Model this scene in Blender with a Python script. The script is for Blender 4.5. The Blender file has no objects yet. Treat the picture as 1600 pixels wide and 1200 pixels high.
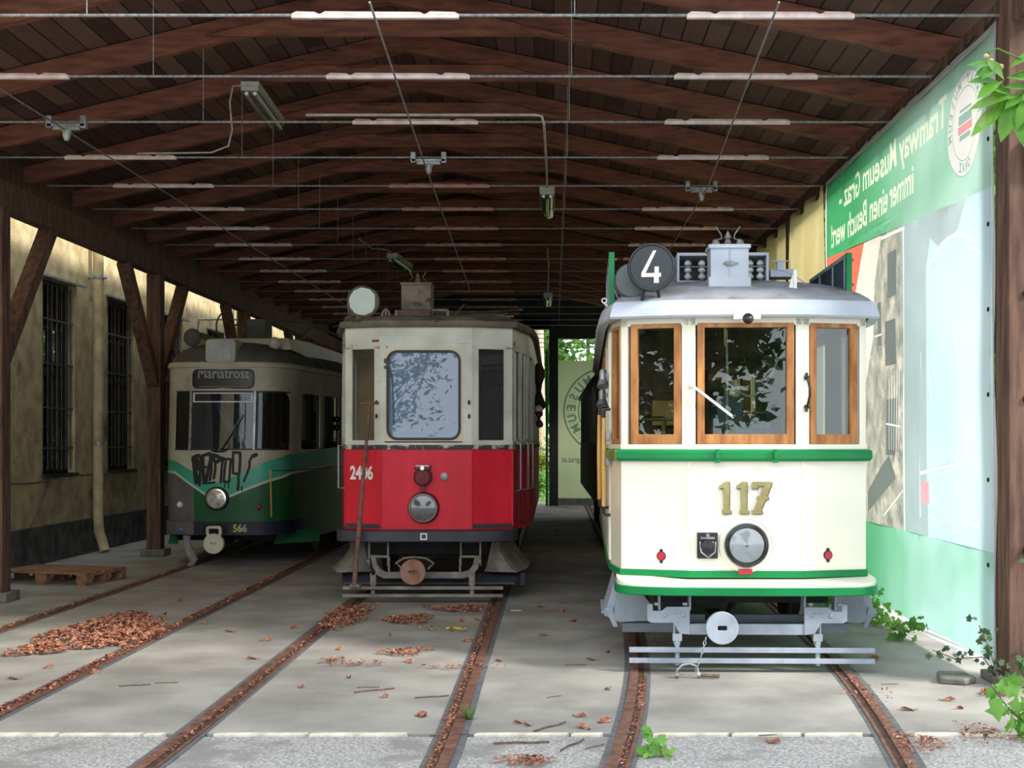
import bpy, bmesh, math, random
from mathutils import Vector, Matrix
R = math.radians
C = bpy.context.scene.collection
rnd = random.Random(7)

# ------------------------------------------------------------ camera, sky, light, exposure
scene = bpy.context.scene
cam = bpy.data.cameras.new('camera'); camo = bpy.data.objects.new('camera', cam); C.objects.link(camo)
camo.location = (0, 0, 1.62); camo.rotation_euler = (R(90), 0, 0)
cam.sensor_width = 36; cam.lens = 45; cam.shift_x = -0.04; cam.shift_y = 0.05625
cam.clip_start = .05; cam.clip_end = 300
scene.camera = camo
world = bpy.data.worlds.new('sky'); scene.world = world; world.use_nodes = True
wn = world.node_tree; wn.nodes.clear()
wo = wn.nodes.new('ShaderNodeOutputWorld'); wb = wn.nodes.new('ShaderNodeBackground')
tc = wn.nodes.new('ShaderNodeTexCoord'); sx = wn.nodes.new('ShaderNodeSeparateXYZ'); cr = wn.nodes.new('ShaderNodeValToRGB')
wn.links.new(tc.outputs['Generated'], sx.inputs[0]); wn.links.new(sx.outputs['Z'], cr.inputs[0])
cr.color_ramp.elements[0].position = 0.0; cr.color_ramp.elements[0].color = (.80, .86, .92, 1)
cr.color_ramp.elements[1].position = 1.0; cr.color_ramp.elements[1].color = (.86, .93, 1.0, 1)
wn.links.new(cr.outputs[0], wb.inputs[0]); wb.inputs[1].default_value = 2.1
wn.links.new(wb.outputs[0], wo.inputs[0])
sun = bpy.data.lights.new('sun', 'SUN'); sun.energy = 5.0; sun.angle = R(12); sun.color = (1, .95, .88)
suno = bpy.data.objects.new('sun', sun); C.objects.link(suno)
suno.rotation_euler = (R(20), R(52), 0)      # high veiled sun standing to the right of the shed
vs = scene.view_settings
vs.view_transform = 'Standard'; vs.look = 'None'; vs.gamma = 1; vs.use_curve_mapping = False
vs.exposure = 0.45

# ------------------------------------------------------------ helpers
F = 2000.0; CX = 864.0; HY = 690.0; HC = 1.62
def X_(px, D): return (px-CX)/F*D
def Z_(py, D): return HC+(HY-py)*D/F

def lin(c):
    return tuple(((v/255)/12.92 if v/255 <= .04045 else (((v/255)+.055)/1.055)**2.4) for v in c)+(1,)

MATS = {}
def mat(name, c1, c2=None, scale=6, rough=.5, metal=0, bump=0, bscale=None, stretch=(1, 1, 1), lo=.35, hi=.65, c3=None, c3amt=.62, c3scale=2.5, trans=0, spec=None, coat=0):
    if name in MATS: return MATS[name]
    m = bpy.data.materials.new(name); m.use_nodes = True; nt = m.node_tree; b = nt.nodes['Principled BSDF']
    b.inputs['Roughness'].default_value = rough; b.inputs['Metallic'].default_value = metal
    if spec is not None: b.inputs['Specular IOR Level'].default_value = spec
    if coat: b.inputs['Coat Weight'].default_value = coat; b.inputs['Coat Roughness'].default_value = .08
    tc = nt.nodes.new('ShaderNodeTexCoord'); mp = nt.nodes.new('ShaderNodeMapping'); mp.inputs['Scale'].default_value = stretch
    nt.links.new(tc.outputs['Object'], mp.inputs[0])
    col = None
    if c2 is None: c2 = tuple(int(v*.9) for v in c1); lo, hi = .3, .75
    nz = nt.nodes.new('ShaderNodeTexNoise'); nz.inputs['Scale'].default_value = scale; nz.inputs['Detail'].default_value = 6
    nt.links.new(mp.outputs[0], nz.inputs[0])
    rp = nt.nodes.new('ShaderNodeValToRGB'); rp.color_ramp.elements[0].position = lo; rp.color_ramp.elements[1].position = hi
    rp.color_ramp.elements[0].color = lin(c2); rp.color_ramp.elements[1].color = lin(c1)
    nt.links.new(nz.outputs['Fac'], rp.inputs[0]); col = rp.outputs[0]
    if c3 is not None:
        n2 = nt.nodes.new('ShaderNodeTexNoise'); n2.inputs['Scale'].default_value = c3scale; n2.inputs['Detail'].default_value = 9; n2.inputs['Roughness'].default_value = .65
        nt.links.new(mp.outputs[0], n2.inputs[0])
        r2 = nt.nodes.new('ShaderNodeValToRGB'); r2.color_ramp.elements[0].position = c3amt-.04; r2.color_ramp.elements[1].position = c3amt+.06
        r2.color_ramp.elements[0].color = (0, 0, 0, 1); r2.color_ramp.elements[1].color = (1, 1, 1, 1)
        nt.links.new(n2.outputs['Fac'], r2.inputs[0])
        mx = nt.nodes.new('ShaderNodeMix'); mx.data_type = 'RGBA'
        nt.links.new(r2.outputs[0], mx.inputs[0]); nt.links.new(col, mx.inputs[6]); mx.inputs[7].default_value = lin(c3); col = mx.outputs[2]
    nt.links.new(col, b.inputs['Base Color'])
    if bump:
        bn = nt.nodes.new('ShaderNodeTexNoise'); bn.inputs['Scale'].default_value = bscale or scale*6; bn.inputs['Detail'].default_value = 5
        nt.links.new(mp.outputs[0], bn.inputs[0]); bp = nt.nodes.new('ShaderNodeBump'); bp.inputs['Strength'].default_value = min(1, bump); bp.inputs['Distance'].default_value = .01
        nt.links.new(bn.outputs['Fac'], bp.inputs['Height']); nt.links.new(bp.outputs[0], b.inputs['Normal'])
    if trans:
        out = nt.nodes['Material Output']; tr = nt.nodes.new('ShaderNodeBsdfTranslucent'); nt.links.new(col, tr.inputs[0])
        ms = nt.nodes.new('ShaderNodeMixShader'); ms.inputs[0].default_value = trans
        nt.links.new(b.outputs[0], ms.inputs[1]); nt.links.new(tr.outputs[0], ms.inputs[2]); nt.links.new(ms.outputs[0], out.inputs[0])
    MATS[name] = m; return m

def glass(name, tint=(.8, .85, .85), ior=1.5, base=0.0, rough=.0, dust_or_sky_tint=None, dust_or_sky_tint_c=(130, 140, 150)):
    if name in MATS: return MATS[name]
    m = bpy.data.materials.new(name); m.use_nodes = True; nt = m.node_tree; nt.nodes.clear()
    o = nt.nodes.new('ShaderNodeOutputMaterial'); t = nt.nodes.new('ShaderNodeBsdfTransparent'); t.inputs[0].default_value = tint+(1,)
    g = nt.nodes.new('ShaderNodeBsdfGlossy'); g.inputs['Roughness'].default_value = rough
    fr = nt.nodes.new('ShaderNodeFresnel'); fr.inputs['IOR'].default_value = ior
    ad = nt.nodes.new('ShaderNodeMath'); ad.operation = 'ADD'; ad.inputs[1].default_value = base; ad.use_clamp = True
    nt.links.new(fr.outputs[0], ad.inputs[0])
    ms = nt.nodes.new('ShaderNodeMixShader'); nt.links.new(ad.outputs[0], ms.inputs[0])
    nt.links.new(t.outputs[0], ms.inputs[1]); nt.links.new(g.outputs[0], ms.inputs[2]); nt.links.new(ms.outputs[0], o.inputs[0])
    if dust_or_sky_tint:  # diffuse film: dust, and the painted sky tint on the windscreen
        df = nt.nodes.new('ShaderNodeBsdfDiffuse'); df.inputs[0].default_value = lin(dust_or_sky_tint_c); m2 = nt.nodes.new('ShaderNodeMixShader'); m2.inputs[0].default_value = dust_or_sky_tint
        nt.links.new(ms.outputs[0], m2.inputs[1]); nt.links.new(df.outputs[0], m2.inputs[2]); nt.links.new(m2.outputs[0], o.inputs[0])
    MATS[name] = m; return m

class MB:
    def __init__(s): s.v = []; s.f = []; s.mi = []
    def add(s, vs, fs, m=0):
        n = len(s.v); s.v += [tuple(v) for v in vs]; s.f += [tuple(i+n for i in f) for f in fs]; s.mi += [m]*len(fs)
    def hexa(s, p, m=0):   # 8 points: bottom 4, top 4
        s.add(p, [(3, 2, 1, 0), (4, 5, 6, 7), (0, 1, 5, 4), (1, 2, 6, 5), (2, 3, 7, 6), (3, 0, 4, 7)], m)
    def box(s, x0, x1, y0, y1, z0, z1, m=0):
        s.hexa([(x0, y0, z0), (x1, y0, z0), (x1, y1, z0), (x0, y1, z0), (x0, y0, z1), (x1, y0, z1), (x1, y1, z1), (x0, y1, z1)], m)
    def bar(s, a, b, w, h, up=(0, 0, 1), m=0):
        a = Vector(a); b = Vector(b); d = (b-a).normalized(); u = Vector(up)
        if abs(d.dot(u)) > .98: u = Vector((0, 1, 0))
        x = d.cross(u).normalized(); z = x.cross(d).normalized()
        q = [(-.5, -.5), (.5, -.5), (.5, .5), (-.5, .5)]
        s.hexa([a+x*w*i+z*h*j for i, j in q]+[b+x*w*i+z*h*j for i, j in q], m)
    def seg(s, p0, p1, a, b, z0, z1, o0, o1, m=0):  # along plan segment p0->p1, metres a..b, outward offset o0..o1
        p0 = Vector(p0); p1 = Vector(p1); d = (p1-p0).normalized(); n = Vector((d.y, -d.x))
        if b is None: b = (p1-p0).length
        q = [p0+d*a+n*o1, p0+d*b+n*o1, p0+d*b+n*o0, p0+d*a+n*o0]
        s.hexa([(v.x, v.y, z0) for v in q]+[(v.x, v.y, z1) for v in q], m)
    def tube(s, pts, r, seg=8, closed=False, caps=True, m=0, radii=None):
        pts = [Vector(p) for p in pts]; n = len(pts); base = len(s.v); up = None; rings = []
        for i, p in enumerate(pts):
            if closed: d = pts[(i+1) % n]-pts[i-1]
            else: d = pts[min(i+1, n-1)]-pts[max(i-1, 0)]
            d.normalize()
            if up is None:
                up = Vector((0, 0, 1)) if abs(d.z) < .9 else Vector((0, 1, 0))
            x = d.cross(up); x.normalize(); y = x.cross(d); y.normalize(); up = y
            rr = radii[i] if radii else r
            rings.append([p+x*math.cos(2*math.pi*k/seg)*rr+y*math.sin(2*math.pi*k/seg)*rr for k in range(seg)])
        vs = [v for q in rings for v in q]; fs = []
        for i in range(n if closed else n-1):
            j = (i+1) % n
            for k in range(seg):
                l = (k+1) % seg; fs.append((i*seg+k, i*seg+l, j*seg+l, j*seg+k))
        if caps and not closed: fs.append(tuple(range(seg-1, -1, -1))); fs.append(tuple((n-1)*seg+k for k in range(seg)))
        s.add(vs, fs, m)
    def lathe(s, prof, o, ax, seg=32, m=0):   # prof = [(r, h)...] along axis ax from o
        o = Vector(o); a = Vector(ax).normalized(); t = Vector((0, 0, 1)) if abs(a.z) < .9 else Vector((1, 0, 0))
        x = a.cross(t).normalized(); y = a.cross(x)
        vs = []; fs = []
        for r, h in prof:
            for k in range(seg):
                th = 2*math.pi*k/seg; vs.append(o+a*h+(x*math.cos(th)+y*math.sin(th))*max(r, 1e-5))
        for i in range(len(prof)-1):
            for k in range(seg):
                l = (k+1) % seg; fs.append((i*seg+k, i*seg+l, (i+1)*seg+l, (i+1)*seg+k))
        if prof[0][0] > 1e-4: fs.append(tuple(range(seg-1, -1, -1)))
        if prof[-1][0] > 1e-4: fs.append(tuple((len(prof)-1)*seg+k for k in range(seg)))
        s.add(vs, fs, m)
    def prism(s, poly, o, u, v, depth, m=0):   # 2-D polygon in frame (o,u,v), extruded by depth along u x v
        o = Vector(o); u = Vector(u); v = Vector(v); n = u.cross(v).normalized()*depth
        a = [o+u*x+v*y for x, y in poly]; b = [p+n for p in a]; k = len(poly)
        s.add(a+b, [tuple(range(k-1, -1, -1)), tuple(range(k, 2*k))]+[(i, (i+1) % k, (i+1) % k+k, i+k) for i in range(k)], m)
    def ring(s, outer, inner, o, u, v, depth, m=0):
        o = Vector(o); u = Vector(u); v = Vector(v); n = u.cross(v).normalized()*depth; k = len(outer)
        A = [o+u*x+v*y for x, y in outer]; B = [o+u*x+v*y for x, y in inner]
        vs = A+B+[p+n for p in A]+[p+n for p in B]; fs = []
        for i in range(k):
            j = (i+1) % k
            fs += [(i, k+i, k+j, j), (2*k+i, 2*k+j, 3*k+j, 3*k+i), (i, j, 2*k+j, 2*k+i), (k+j, k+i, 3*k+i, 3*k+j)]
        s.add(vs, fs, m)
    def loft(s, rings, cap0=True, cap1=True, closed=True, m=0):
        k = len(rings[0]); vs = [v for r in rings for v in r]; fs = []
        for i in range(len(rings)-1):
            for a in range(k if closed else k-1):
                b = (a+1) % k; fs.append((i*k+a, i*k+b, (i+1)*k+b, (i+1)*k+a))
        if cap0: fs.append(tuple(range(k-1, -1, -1)))
        if cap1: fs.append(tuple((len(rings)-1)*k+a for a in range(k)))
        s.add(vs, fs, m)
    def sph(s, c, r, sc=(1, 1, 1), seg=14, rows=9, m=0):
        c = Vector(c); vs = []; fs = []
        for i in range(rows+1):
            ph = math.pi*i/rows
            for k in range(seg):
                th = 2*math.pi*k/seg
                vs.append(c+Vector((math.cos(th)*math.sin(ph)*sc[0], math.sin(th)*math.sin(ph)*sc[1], math.cos(ph)*sc[2]))*r)
        for i in range(rows):
            for k in range(seg):
                l = (k+1) % seg; fs.append((i*seg+l, i*seg+k, (i+1)*seg+k, (i+1)*seg+l))
        s.add(vs, fs, m)
    def build(s, name, mats, parent=None, bevel=0, smooth=True, loc=None, fix=True):
        me = bpy.data.meshes.new(name); me.from_pydata(s.v, [], s.f)
        if not isinstance(mats, (list, tuple)): mats = [mats]
        for m in mats: me.materials.append(m)
        if len(mats) > 1: me.polygons.foreach_set('material_index', s.mi)
        me.update()
        if fix:
            bm = bmesh.new(); bm.from_mesh(me); bmesh.ops.recalc_face_normals(bm, faces=bm.faces); bm.to_mesh(me); bm.free()
        if smooth:
            me.shade_smooth(); me.set_sharp_from_angle(angle=R(32))
        o = bpy.data.objects.new(name, me); C.objects.link(o)
        if parent: o.parent = parent
        if loc: o.location = loc
        if bevel:
            b = o.modifiers.new('bevel', 'BEVEL'); b.width = bevel; b.segments = 2; b.limit_method = 'ANGLE'; b.angle_limit = R(40); b.harden_normals = False
        return o

def empty(name, loc=(0, 0, 0), rz=0):
    o = bpy.data.objects.new(name, None); C.objects.link(o); o.location = loc; o.rotation_euler = (0, 0, rz); o.empty_display_size = .2
    return o
def tag(o, label, cat, group=None, kind=None):
    o['label'] = label; o['category'] = cat
    if group: o['group'] = group
    if kind: o['kind'] = kind
    return o
def struct(o, label=None):
    o['kind'] = 'structure'
    if label: o['label'] = label
    return o
def copy_tree(o, parent=None):
    c = o.copy(); C.objects.link(c)
    if parent: c.parent = parent
    for ch in list(o.children): copy_tree(ch, c)
    return c
def rrect(w, h, r, seg=5):
    p = []
    for cx, cy, a0 in ((w/2-r, h/2-r, 0), (-w/2+r, h/2-r, 90), (-w/2+r, -h/2+r, 180), (w/2-r, -h/2+r, 270)):
        for i in range(seg+1):
            a = R(a0+90*i/seg); p.append((cx+r*math.cos(a), cy+r*math.sin(a)))
    return p
def circ(r, n=32, cx=0, cy=0, a0=0): return [(cx+r*math.cos(a0+2*math.pi*i/n), cy+r*math.sin(a0+2*math.pi*i/n)) for i in range(n)]

def text_verts(s, height, bold=0, xs=1, depth=.002, align='CENTER', space=1):
    cu = bpy.data.curves.new('t', 'FONT'); cu.body = s; cu.size = height/.73; cu.extrude = depth/2; cu.offset = bold; cu.align_x = align; cu.resolution_u = 4; cu.space_character = space
    o = bpy.data.objects.new('t', cu); C.objects.link(o)
    dg = bpy.context.evaluated_depsgraph_get(); me = bpy.data.meshes.new_from_object(o.evaluated_get(dg))
    vs = [(v.co.x*xs, v.co.y, v.co.z) for v in me.vertices]; fs = [tuple(p.vertices) for p in me.polygons]
    bpy.data.objects.remove(o); bpy.data.curves.remove(cu); bpy.data.meshes.remove(me)
    return vs, fs
def text(name, s, height, m, parent, o, u, v, bold=0, xs=1, depth=.004, align='CENTER', warp=None, space=1, clip=None):
    vs, fs = text_verts(s, height, bold, xs, depth, align, space)
    if clip is not None:
        bm = bmesh.new(); q = [bm.verts.new(p) for p in vs]
        for f in fs:
            try: bm.faces.new([q[i] for i in f])
            except ValueError: pass
        bmesh.ops.bisect_plane(bm, geom=bm.verts[:]+bm.edges[:]+bm.faces[:], plane_co=(0, clip, 0), plane_no=(0, 1, 0), clear_outer=True)
        bm.verts.index_update(); vs = [tuple(p.co) for p in bm.verts]; fs = [tuple(p.index for p in f.verts) for f in bm.faces]; bm.free()
    o = Vector(o); u = Vector(u); v = Vector(v); n = u.cross(v)
    mb = MB(); P = []
    for x, y, z in vs:
        q = o+u*x+v*y+n*z
        if warp: q = warp(q)
        P.append(q)
    mb.add(P, fs); return mb.build(name, m, parent, smooth=False)

ORD = ['first', 'second', 'third', 'fourth', 'fifth', 'sixth', 'seventh', 'eighth', 'ninth', 'tenth', 'eleventh', 'twelfth', 'thirteenth', 'fourteenth', 'fifteenth', 'sixteenth', 'seventeenth', 'eighteenth', 'nineteenth', 'twentieth', 'twenty-first', 'twenty-second', 'twenty-third', 'twenty-fourth', 'twenty-fifth', 'twenty-sixth', 'twenty-seventh', 'twenty-eighth', 'twenty-ninth', 'thirtieth']

# ------------------------------------------------------------ materials
def planks(name, c1, c2, width=.15, axis=0, length=2.2, gap=.03, rough=.8, cg=(12, 8, 7)):
    m = bpy.data.materials.new(name); m.use_nodes = True; nt = m.node_tree; b = nt.nodes['Principled BSDF']; b.inputs['Roughness'].default_value = rough
    N = nt.nodes.new; L = nt.links.new
    tc = N('ShaderNodeTexCoord'); sp = N('ShaderNodeSeparateXYZ'); L(tc.outputs['Object'], sp.inputs[0])
    def M(op, a, bb=None):
        n = N('ShaderNodeMath'); n.operation = op
        for i, q in enumerate((a, bb)):
            if q is None: continue
            if isinstance(q, (int, float)): n.inputs[i].default_value = q
            else: L(q, n.inputs[i])
        return n.outputs[0]
    across = M('DIVIDE', sp.outputs[axis], width); idx = M('FLOOR', across); fr = M('FRACT', across)
    w1 = N('ShaderNodeTexWhiteNoise'); w1.noise_dimensions = '1D'; L(idx, w1.inputs['W'])
    along = M('ADD', M('DIVIDE', sp.outputs[1-axis], length), M('MULTIPLY', w1.outputs['Value'], 7)); idy = M('FLOOR', along)
    w2 = N('ShaderNodeTexWhiteNoise'); w2.noise_dimensions = '2D'; cb = N('ShaderNodeCombineXYZ'); L(idx, cb.inputs[0]); L(idy, cb.inputs[1]); L(cb.outputs[0], w2.inputs['Vector'])
    mp = N('ShaderNodeMapping'); mp.inputs['Scale'].default_value = (12, 1.2, 8) if axis == 0 else (1.2, 12, 8); L(tc.outputs['Object'], mp.inputs[0])
    nz = N('ShaderNodeTexNoise'); nz.inputs['Scale'].default_value = 2; nz.inputs['Detail'].default_value = 7; L(mp.outputs[0], nz.inputs[0])
    f = M('ADD', M('MULTIPLY', w2.outputs['Value'], .75), M('MULTIPLY', nz.outputs['Fac'], .45))
    rp = N('ShaderNodeValToRGB'); rp.color_ramp.elements[0].position = .15; rp.color_ramp.elements[1].position = .95
    rp.color_ramp.elements[0].color = lin(c2); rp.color_ramp.elements[1].color = lin(c1); L(f, rp.inputs[0])
    g = M('LESS_THAN', fr, gap/width*.5); mx = N('ShaderNodeMix'); mx.data_type = 'RGBA'; L(g, mx.inputs[0]); L(rp.outputs[0], mx.inputs[6]); mx.inputs[7].default_value = lin(cg)
    L(mx.outputs[2], b.inputs['Base Color']); MATS[name] = m; return m

m_board = planks('roof boards', (106, 80, 70), (50, 27, 27), width=.19)
m_rafter = mat('rafter wood', (132, 82, 64), (92, 55, 43), 3, .8, stretch=(1, 6, 6), bump=.2, c3=(50, 26, 22), c3amt=.66, c3scale=2)
m_post = mat('post wood', (110, 82, 66), (72, 50, 42), 3, .85, stretch=(6, 6, .7), bump=.4, c3=(40, 26, 22), c3amt=.66, c3scale=4)
m_render = mat('cream render', (196, 180, 138), (160, 143, 104), 4, .95, bump=1, bscale=45, c3=(120, 104, 76), c3amt=.62, c3scale=1.3)
m_plinth = mat('stone plinth', (86, 84, 80), (48, 46, 44), 5, .95, bump=1, bscale=9)
m_asphalt = mat('asphalt', (162, 158, 151), (130, 127, 122), 1.6, .9, bump=.5, bscale=110, c3=(124, 130, 114), c3amt=.6, c3scale=.6)
m_apron = mat('rough concrete apron', (186, 183, 180), (122, 120, 118), 60, .92, bump=.6, bscale=120, c3=(132, 129, 126), c3amt=.55, c3scale=2)
m_rust = mat('rusty rail steel', (136, 98, 82), (98, 68, 56), 12, .6, metal=.25, bump=.3)
m_dark = mat('black underframe', (34, 33, 34), (20, 20, 21), 8, .8)
m_tar = mat('tar strip', (104, 104, 106), (84, 84, 87), 20, .85, bump=.3)
m_leaf_dry = mat('dry chestnut leaves', (182, 120, 94), (114, 72, 56), 30, .9, c3=(208, 172, 138), c3amt=.6, c3scale=25)
m_leafA = mat('green leaves', (120, 165, 72), (62, 108, 42), 3, .6, trans=.35)
m_leafB = mat('bright green leaves', (140, 190, 84), (92, 150, 62), 3, .6, trans=.4)
m_leafD = mat('dark green leaves', (70, 104, 60), (38, 66, 38), 3, .6, trans=.3)
m_bark = mat('bark', (120, 96, 84), (84, 66, 58), 8, .9, bump=.5)
m_steel = mat('grey steel rod', (150, 152, 152), (112, 112, 112), 30, .5, metal=.4)
m_sleeve = mat('white insulating sleeve', (226, 210, 204), (196, 176, 170), 9, .5)
m_sleeve2 = mat('aged pink insulating sleeve', (186, 142, 128), (160, 118, 104), 9, .5)
m_alu = mat('galvanised metal', (168, 172, 174), (130, 134, 136), 14, .4, metal=.5)

# ------------------------------------------------------------ setting
RX = -1.5                       # ridge
def zb(x): return 5.57-.21*(x-RX) if x > RX else 5.57-.24*(RX-x)

m = MB(); m.box(-14, 14, 7.1, 34, -.3, 0); struct(m.build('floor', m_asphalt))
m = MB(); m.box(-14, 14, -14, 7.04, -.3, -.004); struct(m.build('floor_apron', m_apron))
m_grass = mat('grass ground', (104, 132, 62), (66, 92, 40), 6, .95, bump=.6)
m = MB(); m.box(-60, 60, 34, 90, -.3, -.01); m.box(14, 60, -14, 34, -.3, -.02); m.box(-60, -14, -14, 34, -.3, -.02); struct(m.build('ground', m_grass))

for side, xa, xb in (('left', -6.02, RX), ('right', RX, 3.6)):
    m = MB(); p = []
    za, zc = zb(xa)+.21, zb(xb)+.21
    m.hexa([(xa, 8.1, za), (xb, 8.1, zc), (xb, 34, zc), (xa, 34, za), (xa, 8.1, za+.06), (xb, 8.1, zc+.06), (xb, 34, zc+.06), (xa, 34, za+.06)])
    struct(m.build('ceiling' if side == 'left' else 'ceiling_right', m_board))
# left building
m = MB()
wins = [(17.05, 18.2), (19.55, 20.75), (22.2, 23.4), (25.2, 26.4), (28, 29.2)]
ys = [5]+[v for w in wins for v in w]+[36]
for i in range(len(ys)-1):
    if i % 2 == 0: m.box(-7.2, -6.8, ys[i], ys[i+1], 0, 7.5)
    else:
        m.box(-7.2, -6.8, ys[i], ys[i+1], 0, 1.18); m.box(-7.2, -6.8, ys[i], ys[i+1], 3.82, 7.5)
struct(m.build('wall_left', m_render))
m = MB(); m.box(-6.8, -6.74, 5, 36, 0, .5); struct(m.build('baseboard_left', m_plinth), 'rough stone plinth along the cream building')
m_winf = mat('dark window frame', (52, 46, 44), (34, 30, 30), 9, .7)
m_pane = glass('window glass', (.10, .11, .12), 1.5, .06)
m_bars = mat('iron window bars', (96, 92, 88), (66, 62, 60), 9, .6)
m_zinc = mat('zinc sheet', (150, 160, 170), (112, 120, 130), 9, .4, metal=.4)
for i, (a, b) in enumerate(wins):
    r = empty('window_%d' % (i+1), (-6.8, (a+b)/2, 1.18)); struct(r); h = (b-a)/2
    m = MB(); m.box(-.16, -.10, -h, -h+.07, 0, 2.64); m.box(-.16, -.10, h-.07, h, 0, 2.64); m.box(-.16, -.10, -h, h, 0, .07); m.box(-.16, -.10, -h, h, 2.57, 2.64)
    m.box(-.16, -.10, -h, h, 1.34, 1.44); m.box(-.16, -.10, -.04, .04, 0, 2.64)
    for z in (.65, 2.0): m.box(-.15, -.11, -h, h, z-.015, z+.015)
    f = m.build('window_frame', m_winf, r)
    m = MB(); m.box(-.145, -.14, -h+.03, h-.03, .03, 2.6); m.build('pane', m_pane, f)
    m = MB(); m.box(-.38, -.33, -h, h, 0, 2.64); m.build('back_board', m_dark, f)
    m = MB()
    for k in range(7):
        y = -h+.08+(2*h-.16)*k/6; m.tube([(-.03, y, .05), (-.03, y, 2.6)], .009, 6)
    for z in (.35, .9, 1.5, 2.1): m.box(-.04, -.02, -h, h, z-.012, z+.012)
    m.build('window_bars', m_bars, r)
    m = MB(); m.hexa([(0, -h-.08, 2.66), (.14, -h-.08, 2.62), (.14, h+.08, 2.62), (0, h+.08, 2.66), (0, -h-.08, 2.69), (.14, -h-.08, 2.65), (.14, h+.08, 2.65), (0, h+.08, 2.69)]); m.build('drip_flashing', m_zinc, r)
    m = MB(); m.box(-.1, .05, -h-.03, h+.03, -.05, 0); m.build('window_sill', m_winf, r)
# downpipes and wall brackets
for i, (y, lab) in enumerate(((18.75, 'cream painted downpipe between the first two barred windows'), (27.2, 'cream downpipe far back behind the green tram'))):
    r = empty('downpipe', (-6.66, y, 0)); tag(r, lab, 'downpipe')
    m = MB(); m.tube([(0, 0, 6.8), (0, 0, .5), (.01, 0, .3), (.09, -.04, .1), (.12, -.06, .02)], .075, 14); m.build('pipe', m_render, r)
    m = MB(); m.tube([(-.14, 0, 4.02), (.0, 0, 4.02), (.12, 0, 4.02)], .02, 8); m.lathe([(.085, -.02), (.085, .02)], (0, 0, 4.02), (0, 0, 1), 16); m.lathe([(.085, -.02), (.085, .02)], (0, 0, 1.6), (0, 0, 1), 16); m.build('pipe_clamp', m_zinc, r)
m = MB(); m.tube([(-6.75, 24.3, 3.72), (-6.72, 24.3, 3.9), (-6.72, 24.3, 3.94), (-5.95, 24.3, 3.94)], .02, 8); tag(m.build('wall_bracket', m_zinc), 'grey metal arm reaching from the cream wall above the green tram', 'bracket')
m = MB()
pts = [(-6.76, 15.2+t*2.6, 1.16-.08*math.sin(t*3.1)) for t in [k/20 for k in range(21)]]+[(-6.76, 17.8+t*3, 1.14) for t in (.2, .6, 1)]
m.tube(pts, .012, 6); pts = [(-6.76, 15.2+t*2, 1.16-.75*math.sin(t*3.1)**1.0) for t in [k/20 for k in range(21)]]; m.tube(pts, .012, 6)
tag(m.build('hanging_cable', m_bars), 'thin dark cable sagging along the lower cream wall', 'cable')

# long wall plates
m = MB(); m.box(-5.74, -5.56, 12.4, 34, 3.99, 4.27); m.box(-5.98, -5.93, 12.4, 34, 4.1, 4.69); struct(m.build('trim_1', m_post, bevel=.006), 'long timber wall plate on the left posts')
m = MB(); m.box(3.04, 3.2, 8.2, 34, 4.40, 4.63); struct(m.build('trim_2', m_post, bevel=.006), 'long timber wall plate above the banners')

# left posts with braces
m_foot = mat('concrete footing', (120, 118, 112), (92, 90, 86), 9, .9, bump=.4)
plab = ['thick timber post at the left edge of the picture', 'timber post with two braces in front of the barred windows', 'timber post rising behind the green tram', 'farthest timber post on the left side of the shed']
for i, y in enumerate((13.0, 18.2, 23.4, 28.6)):
    r = empty('timber_post', (-5.65, y, 0)); tag(r, plab[i], 'post', 'posts carrying the left wall plate')
    m = MB(); m.box(-.1, .1, -.1, .1, .1, 3.99); m.build('post', m_post, r, .006)
    m = MB(); m.box(-.17, .17, -.17, .17, 0, .1); m.build('footing', m_foot, r, .01)
    for sgn in (-1, 1):
        if i == 0 and sgn < 0: continue
        m = MB(); m.bar((0, sgn*.08, 2.45), (0, sgn*1.35, 4.0), .15, .16, (1, 0, 0)); m.build('brace', m_post, r, .006)
# right front post
r = empty('timber_post', (3.135, 8.6, 0)); tag(r, 'heavy cracked timber post beside the near edge of the green banner', 'post')
m = MB(); m.box(-.12, .14, -.13, .13, .06, 4.62); m.build('post', m_post, r, .008)
m = MB(); m.box(.15, .34, -.11, .15, .1, 4.62); m.build('outer_post', m_post, r, .008)
m = MB(); m.box(-.02, .35, -.2, -.135, 3.42, 3.62); m.build('cleat', m_rafter, r, .006)
m = MB(); m.box(-.2, .4, -.2, .2, 0, .06); m.build('footing', m_foot, r, .01)
m = MB()
for z in (.9, 1.9, 2.6): m.lathe([(.028, 0), (.028, .012), (.012, .022)], (.0, -.13, z), (0, -1, 0), 8)
m.build('bolt', m_dark, r)

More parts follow.
